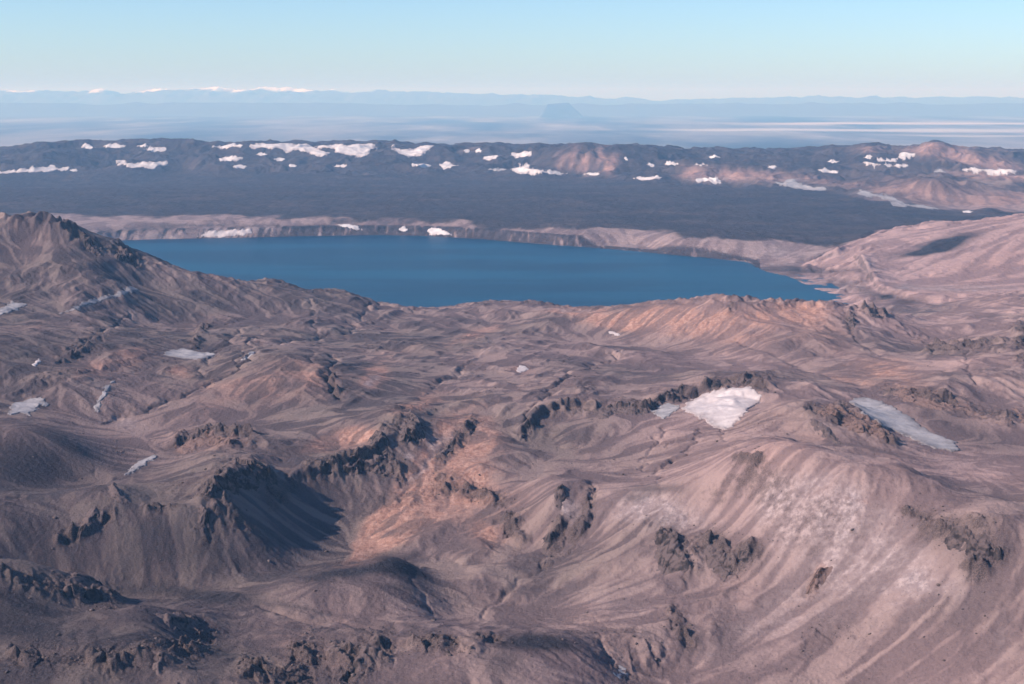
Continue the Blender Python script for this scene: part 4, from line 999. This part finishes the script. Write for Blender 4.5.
FS = 'snow patches on the far crater rim'
def R4(x0, y0, x1, y1, tl=0.0):
    """a lens shaped outline from its box"""
    w, h = x1 - x0, y1 - y0; c = (y0 + y1) / 2
    return [(x0, c - tl), (x0 + .25 * w, y0 - tl * .5), (x0 + .7 * w, y0 + tl * .5), (x1, c + tl), (x0 + .75 * w, y1 + tl * .5), (x0 + .3 * w, y1 - tl * .5)]
far_snow = [
 ([(-4, 172), (20, 169.5), (42, 167.5), (66, 167.5), (66, 170), (36, 172), (10, 173), (-4, 174)], 'long thin snow bank at the foot of the dark rim, leftmost'),
 (R4(69, 169, 79, 171.5), 'tiny snow dash just right of the leftmost snow bank'),
 ([(114, 159), (125, 161), (135, 164), (150, 162.5), (165, 162), (172, 159.5), (190, 159.5), (192, 163), (172, 166), (150, 167), (124, 167), (117, 163)], 'large ragged snow bank low on the dark rim, largest of those at left'),
 (R4(80, 144.5, 95, 149), 'oval snow patch near the rim crest, leftmost of the bright upper ones'),
 (R4(104, 143.8, 125, 148.2), 'flat snow patch near the rim crest, second of the upper ones from the left'),
 (R4(137, 144.5, 148, 147.5), 'little snow patch near the rim crest above the rounded white one'),
 (R4(146, 147, 166, 151.8), 'rounded snow patch under the rim crest above the large ragged bank'),
 (R4(213, 144.5, 244, 148.5, -.6), 'wedge of snow under the rim crest just left of the wide white sheet'),
 (R4(218, 157, 243, 161.5, -.8), 'thin lens of snow on the mid slope under the snow wedge'),
 (R4(232, 165, 247, 168.3), 'small low snow patch under the thin lens left of the wide sheet'),
 ([(247, 146), (256, 144), (285, 143.6), (306, 144.6), (318, 149), (331, 153), (329, 156), (314, 155.5), (305, 151.5), (290, 151.5), (276, 148.5), (256, 149.5)], 'widest white snow sheet high on the dark rim'),
 ([(315, 146), (345, 144.5), (375, 143.6), (376, 149), (371, 153), (364, 157.5), (352, 155), (334, 153), (336, 149.5), (318, 148.5)], 'big ragged snow sheet high on the rim, right of the widest one'),
 ([(392, 146), (402, 149), (412, 149), (426, 145.5), (434, 146), (428, 151), (423, 156), (406, 156), (398, 152)], 'pair of joined snow arms on the rim above the middle of the lake'),
 (R4(438, 162, 457, 168.8), 'boat shaped snow patch low on the rim right of the joined snow arms'),
 (R4(463, 149, 471, 152.6), 'small snow spot near the crest, left one of two right of the snow arms'),
 (R4(475, 149.2, 482, 152.6), 'small snow spot near the crest, right one of two right of the snow arms'),
 (R4(484, 156, 500, 159.8, -.8), 'slanted snow streak on the rim before the broken slope at centre'),
 (R4(488, 168.5, 508, 171), 'faint low snow streak under the slanted streak at centre'),
 (R4(413, 164, 430, 167.2), 'low flat snow streak just left of the boat shaped patch'),
 (R4(334, 164.5, 347, 167.2), 'small low snow streak below the big ragged sheet'),
 (R4(288, 164.5, 297, 167), 'tiny low snow streak below the widest sheet'),
 (R4(275, 158, 285, 161), 'small snow patch on the dark slope below the left end of the widest sheet'),
 (R4(256, 153, 268, 155.6), 'short snow bar under the left tip of the widest sheet'),
 ([(512, 152.5), (520, 153), (530, 152), (529, 156), (520, 157), (513, 160), (512, 156)], 'broken snow patch near the crest left of the striped orange scarp'),
 ([(512, 170), (520, 166), (518, 163), (531, 166), (534, 169), (552, 171), (566, 174), (540, 174.5), (520, 174)], 'snow apron at the lower left foot of the striped orange scarp'),
 (R4(584, 172.5, 600, 175.5), 'thin snow dash at the foot of the striped orange scarp'),
 (R4(624, 157, 628.5, 160.5), 'tiny snow dot just right of the striped orange scarp'),
 (R4(647, 163, 656, 167.2), 'small snow patch left of the bright bar above the scree foot'),
 (R4(664, 162, 678, 165.5), 'bright short snow bar on the rim right of the orange scarp'),
 (R4(693, 163, 707, 167.4, -.6), 'arrowhead snow patch on the rim above the pale scree'),
 (R4(632, 176.8, 665, 180.2), 'long flat snow bank at the rim foot right of the orange scarp'),
 ([(692, 180.5), (704, 178), (716, 177.2), (720, 180), (718, 183), (704, 182.5)], 'triangular snow apron at the rim foot below the arrowhead patch'),
 (R4(708, 156, 720, 158.2), 'thin snow dash on the rim crest right of centre'),
 (R4(768, 165.5, 778, 169), 'small snow patch on the rim below the dark eastern slope, leftmost there'),
 (R4(828, 160, 839, 163.2), 'upper snow patch on the dark plateau left of the small cone'),
 ([(817, 169.5), (826, 168.5), (830, 170.5), (838, 171), (838, 173), (824, 172.5)], 'lower broader snow patch on the dark plateau left of the small cone'),
 ([(768, 182), (780, 182), (792, 179.5), (800, 183), (815, 187), (828, 189), (820, 191), (800, 189), (780, 186)], 'long tan snow bank where the eastern rim meets the lava plain'),
 ([(858, 190), (872, 192), (886, 195), (900, 199), (910, 204), (926, 206), (940, 209), (920, 208.5), (902, 206.5), (890, 201), (872, 197), (860, 194)], 'winding snow bank between the lava plain and the low brown hill'),
 (R4(963, 210.5, 973, 212.8), 'short snow dash at the right foot of the low brown hill'),
 ([(878, 159), (890, 158), (900, 154.5), (903, 153), (913, 154.5), (905, 158), (897, 162), (884, 162.5)], 'snow wedge in the saddle between the dark cone and the pink hill'),
 (R4(864, 155, 873, 158.4, -.8), 'slanted snow streak on the right side of the dark cone'),
 ([(858, 162.5), (880, 164), (906, 165), (930, 166.5), (955, 168.5), (955, 170), (925, 168.5), (890, 166.5), (860, 164.5)], 'long thin snow line along the foot of the pink hill'),
 (R4(926, 170.5, 950, 173), 'faint snow line on the plateau under the pink hill'),
 (R4(960, 169.5, 1026, 173, 1), 'thin snow line running out to the right edge below the pink hill')]
for pts, lab in far_snow:
    patch('snow_patch', pts, M_DIRTY if ('tan snow' in lab or 'faint' in lab or 'winding' in lab) else M_FAR, lab, 'snow patch', FS, far=True, thick=4.2, nmax=90)
shore_snow = [
 ([(337, 224.5), (348, 224), (358, 226.5), (363, 230), (354, 230), (344, 228)], 'white snow tongue on the far lake bank, left of the small triangular one'),
 ([(398, 231), (402, 227), (405, 226.5), (408, 230), (406, 232)], 'small triangular snow patch midway along the far lake bank'),
 ([(425, 231), (428, 228.5), (438, 228.5), (448, 231.5), (450, 234), (440, 235.5), (430, 234.5)], 'brightest blunt snow patch on the far lake bank above the open water'),
 ([(196, 236), (208, 231.5), (228, 230.5), (250, 230), (252, 232.5), (236, 236), (215, 237)], 'broad pale snow drift on the left end of the far lake bank')]
for pts, lab in shore_snow:
    patch('snow_patch', pts, M_SNOW if 'drift' in lab else M_FAR, lab, 'snow patch', 'snow drifts on the far lake bank', far=True, thick=4, nmax=90)

RO = 'rock outcrops breaking the near slopes'
crags = [
 ([(212, 476), (224, 466), (238, 456), (250, 458), (262, 462), (272, 470), (278, 482), (268, 488), (256, 492), (246, 486), (238, 498), (226, 490), (216, 500), (206, 498), (203, 484)], M_ROCK, 'black jagged crag crowning the peak on the front ridge at lower left', 20),
 ([(200, 505), (212, 500), (220, 508), (214, 524), (206, 534), (196, 524)], M_ROCK, 'dark broken rocks spilling down left below the jagged crag', 14),
 ([(314, 466), (330, 460), (350, 461), (372, 452), (386, 456), (392, 468), (380, 476), (366, 472), (350, 478), (338, 468), (322, 474)], M_ROCK, 'dark toothed cliff above the round scree bowl', 15),
 ([(370, 436), (380, 428), (388, 436), (388, 456), (378, 458), (370, 448)], M_ROCK, 'steep dark rock beside the toothed cliff under the orange crest', 12),
 ([(396, 440), (402, 426), (410, 412), (420, 420), (429, 433), (418, 440), (404, 444)], M_ROCK, 'dark triangular rock face among the orange slopes at centre', 16),
 ([(434, 458), (444, 450), (452, 438), (458, 432), (460, 440), (450, 450), (440, 462)], M_ROCK, 'narrow dark rib between white ochre stains right of the triangular face', 8),
 ([(458, 428), (466, 418), (474, 418), (472, 426), (462, 432)], M_REDROCK, 'small rusty rock knob at the head of the white stained slope', 8),
 ([(172, 452), (184, 442), (198, 436), (216, 434), (232, 438), (248, 438), (246, 444), (228, 446), (214, 444), (200, 448), (184, 456)], M_REDROCK, 'rusty brown rock band below the orange dome at left', 9),
 ([(652, 540), (660, 530), (672, 528), (684, 538), (692, 548), (688, 566), (676, 572), (664, 578), (656, 562)], M_ROCK, 'black buttress under the pale spur, left one of the two big ones', 15),
 ([(706, 548), (714, 542), (726, 546), (736, 556), (732, 574), (722, 584), (712, 572), (704, 562)], M_ROCK, 'black buttress under the pale spur, right one of the two big ones', 15),
 ([(738, 552), (746, 548), (754, 552), (754, 562), (744, 570), (738, 564)], M_ROCK, 'small dark rock just right of the two big buttresses', 9),
 ([(942, 522), (956, 522), (972, 528), (990, 536), (1004, 548), (1000, 562), (984, 566), (968, 562), (954, 552), (944, 540)], M_ROCK, 'broad dark crag below the ridge crest near the right edge', 13),
 ([(816, 404), (832, 404), (850, 412), (868, 420), (882, 428), (892, 438), (884, 442), (868, 434), (850, 432), (836, 422), (822, 414)], M_REDROCK, 'rusty knobbly outcrop in front of the oval snow field', 12),
 ([(808, 418), (820, 420), (832, 430), (844, 444), (836, 446), (822, 438), (810, 428)], M_ROCK, 'dark rock strip standing in for hillock shade left of the rusty knobbly outcrop', 6),  # dark rock laid where the hillock casts its shadow
 ([(582, 406), (596, 403), (612, 405), (630, 404), (648, 405), (648, 412), (632, 416), (616, 414), (602, 420), (590, 414)], M_ROCK, 'dark columned cliff band left of the big snow field', 9),
 ([(648, 404), (656, 396), (668, 390), (684, 386), (690, 390), (680, 398), (664, 402), (654, 410)], M_ROCK, 'dark cliff between the columned band and the big snow field', 9),
 ([(698, 384), (716, 382), (740, 381), (762, 386), (768, 394), (758, 392), (744, 386), (722, 387), (704, 391)], M_ROCK, 'low dark cliff along the top of the big snow field', 8),
 ([(520, 430), (526, 424), (534, 430), (530, 440), (522, 438)], M_ROCK, 'small dark rock at the left head of the cliff band gully', 7),
 ([(553, 492), (562, 484), (570, 490), (566, 500), (558, 512), (553, 504)], M_ROCK, 'dark knob shading the small white bowl at centre', 13),
 ([(540, 540), (548, 532), (556, 528), (558, 540), (550, 552), (542, 556)], M_ROCK, 'dark rocks left of the stream gully under the white bowl', 8),
 ([(808, 590), (812, 576), (820, 568), (834, 566), (836, 572), (824, 580), (816, 592)], M_REDROCK, 'small orange fretted outcrop on the pale scree at right', 7),
 ([(108, 488), (113, 484), (124, 494), (130, 502), (118, 502), (108, 496)], M_ROCK, 'small dark tip on the saddle left of the jagged crag', 10),
 ([(60, 574), (80, 576), (100, 584), (122, 597), (108, 602), (84, 600), (66, 590)], M_ROCK, 'black rock patch standing in for shade on the near hill at lower left', 12),  # dark rock painted over the shadowed right side of the hill
 ([(156, 614), (170, 612), (192, 616), (204, 622), (196, 630), (178, 632), (164, 624)], M_ROCK, 'black crag right of the grey cone at lower left', 11),
 ([(362, 640), (376, 632), (392, 640), (388, 656), (370, 668), (352, 676), (344, 664), (352, 650)], M_ROCK, 'dark crumbling outcrop on the bottom ridge at centre left', 10),
 ([(306, 640), (310, 626), (316, 632), (312, 642)], M_ROCK, 'thin dark rock step behind the bottom ridge', 5),
 ([(152, 652), (166, 648), (168, 664), (160, 676), (150, 672)], M_ROCK, 'dark split rock on the bottom left hillside', 8),
 ([(890, 392), (904, 390), (922, 398), (942, 404), (960, 406), (958, 412), (938, 410), (918, 406), (900, 400)], M_REDROCK, 'rusty brown cliff behind the oval snow field', 8),
 ([(1012, 408), (1024, 412), (1032, 424), (1020, 424)], M_REDROCK, 'rusty rocks at the right edge beyond the oval snow field', 6),
 ([(848, 316), (854, 312), (858, 322), (854, 330), (849, 324)], M_ROCK, 'dark notch of rock on the slope below the lake rim at right', 9),
 ([(866, 312), (876, 312), (886, 316), (880, 319), (870, 317)], M_ROCK, 'dark rock edge on the rim crest at right', 7),
 ([(114, 254), (122, 249), (132, 252), (138, 258), (130, 262), (118, 262)], M_ROCK, 'rounded fretted rocks on the lower west ridge above the water', 14),
 ([(80, 232), (86, 234), (92, 244), (104, 250), (102, 256), (90, 252), (82, 244)], M_ROCK, 'jagged teeth on the steep step of the west ridge', 14),
 ([(88, 512), (98, 506), (102, 516), (92, 530), (80, 534), (82, 522)], M_ROCK, 'dark rocks on the left slope above the deep valley', 9),
 ([(560, 556), (568, 548), (576, 536), (582, 528), (584, 536), (574, 550), (564, 560)], M_ROCK, 'dark rocks lining the stream gully right of the white bowl', 6),
]
for pts, mt, lab, am in crags:
    patch('rock_outcrop', pts, mt, lab, 'rock outcrop', RO, kind='rock', amp=am * 0.8, nmax=190)
print('patches', time.time() - T0)

# ---------------------------------------------------------------- loose stones shed by the crags, far too many to count
rs = np.random.RandomState(77)
dens = blur(np.maximum(rock, 0), 20); dens = np.clip(dens * 2.2, 0, 1) * 0.9 + 0.05
n_ = 90000
Ys_ = np.exp(rs.uniform(math.log(1400), math.log(3600), n_)); Xs_ = rs.uniform(-0.4, 0.4, n_) * Ys_
dd_ = GN.sample(dens.astype(np.float32), Xs_, Ys_) * (0.35 + 1.3 * sstep(0, 0.3, fbm(Xs_ / 90, Ys_ / 90, 3, 801)))
k_ = np.nonzero(rs.rand(n_) < dd_)[0][:14000]
Xs_, Ys_ = Xs_[k_], Ys_[k_]; nS = len(k_)
rad = 0.4 + rs.pareto(3.0, nS) * 0.55; rad = np.clip(rad, 0.35, 3.2)
ph_ = (1 + 5 ** .5) / 2
ico = np.array([(-1, ph_, 0), (1, ph_, 0), (-1, -ph_, 0), (1, -ph_, 0), (0, -1, ph_), (0, 1, ph_), (0, -1, -ph_), (0, 1, -ph_), (ph_, 0, -1), (ph_, 0, 1), (-ph_, 0, -1), (-ph_, 0, 1)]) / 1.9
icf = np.array([(0, 11, 5), (0, 5, 1), (0, 1, 7), (0, 7, 10), (0, 10, 11), (1, 5, 9), (5, 11, 4), (11, 10, 2), (10, 7, 6), (7, 1, 8), (3, 9, 4), (3, 4, 2), (3, 2, 6), (3, 6, 8), (3, 8, 9), (4, 9, 5), (2, 4, 11), (6, 2, 10), (8, 6, 7), (9, 8, 1)])
V = ico[None] * (0.65 + 0.7 * rs.rand(nS, 12, 1)) * rad[:, None, None] * np.stack([0.8 + 0.5 * rs.rand(nS), 0.8 + 0.5 * rs.rand(nS), 0.55 + 0.35 * rs.rand(nS)], 1)[:, None]
zz = near_h(Xs_, Ys_) + fine(Xs_, Ys_, GN.sample(rockN.astype(np.float32), Xs_, Ys_))
V = V + np.stack([Xs_, Ys_, zz + rad * 0.15], 1)[:, None]
Fs = icf[None] + (np.arange(nS) * 12)[:, None, None]
st_ = mesh_obj('scree_stones', V.reshape(-1, 3), Fs.reshape(-1, 3), M_STONE, smooth=False); st_['kind'] = 'stuff'

# ---------------------------------------------------------------- air
hb = (-200000, 200000, -32000, 195000, -700, 1750)
x0, x1, y0, y1, z0, z1 = hb
co = np.array([(x0, y0, z0), (x1, y0, z0), (x1, y1, z0), (x0, y1, z0), (x0, y0, z1), (x1, y0, z1), (x1, y1, z1), (x0, y1, z1)], float)
fcs = np.array([(0, 3, 2, 1), (4, 5, 6, 7), (0, 1, 5, 4), (1, 2, 6, 5), (2, 3, 7, 6), (3, 0, 4, 7)])
m = bpy.data.materials.new('haze'); m.use_nodes = True
nt = m.node_tree
for n in list(nt.nodes): nt.nodes.remove(n)
out = nt.nodes.new('ShaderNodeOutputMaterial'); pv = nt.nodes.new('ShaderNodeVolumePrincipled')
pv.inputs['Color'].default_value = (0.26, 0.56, 1.0, 1)
pv.inputs['Density'].default_value = 2.15e-5
pv.inputs['Anisotropy'].default_value = 0.0
pv.inputs['Absorption Color'].default_value = (1, 1, 1, 1)
nt.links.new(pv.outputs[0], out.inputs['Volume'])
hz = mesh_obj('haze', co, fcs, m, smooth=False); hz['kind'] = 'stuff'


print('script done', time.time() - T0)
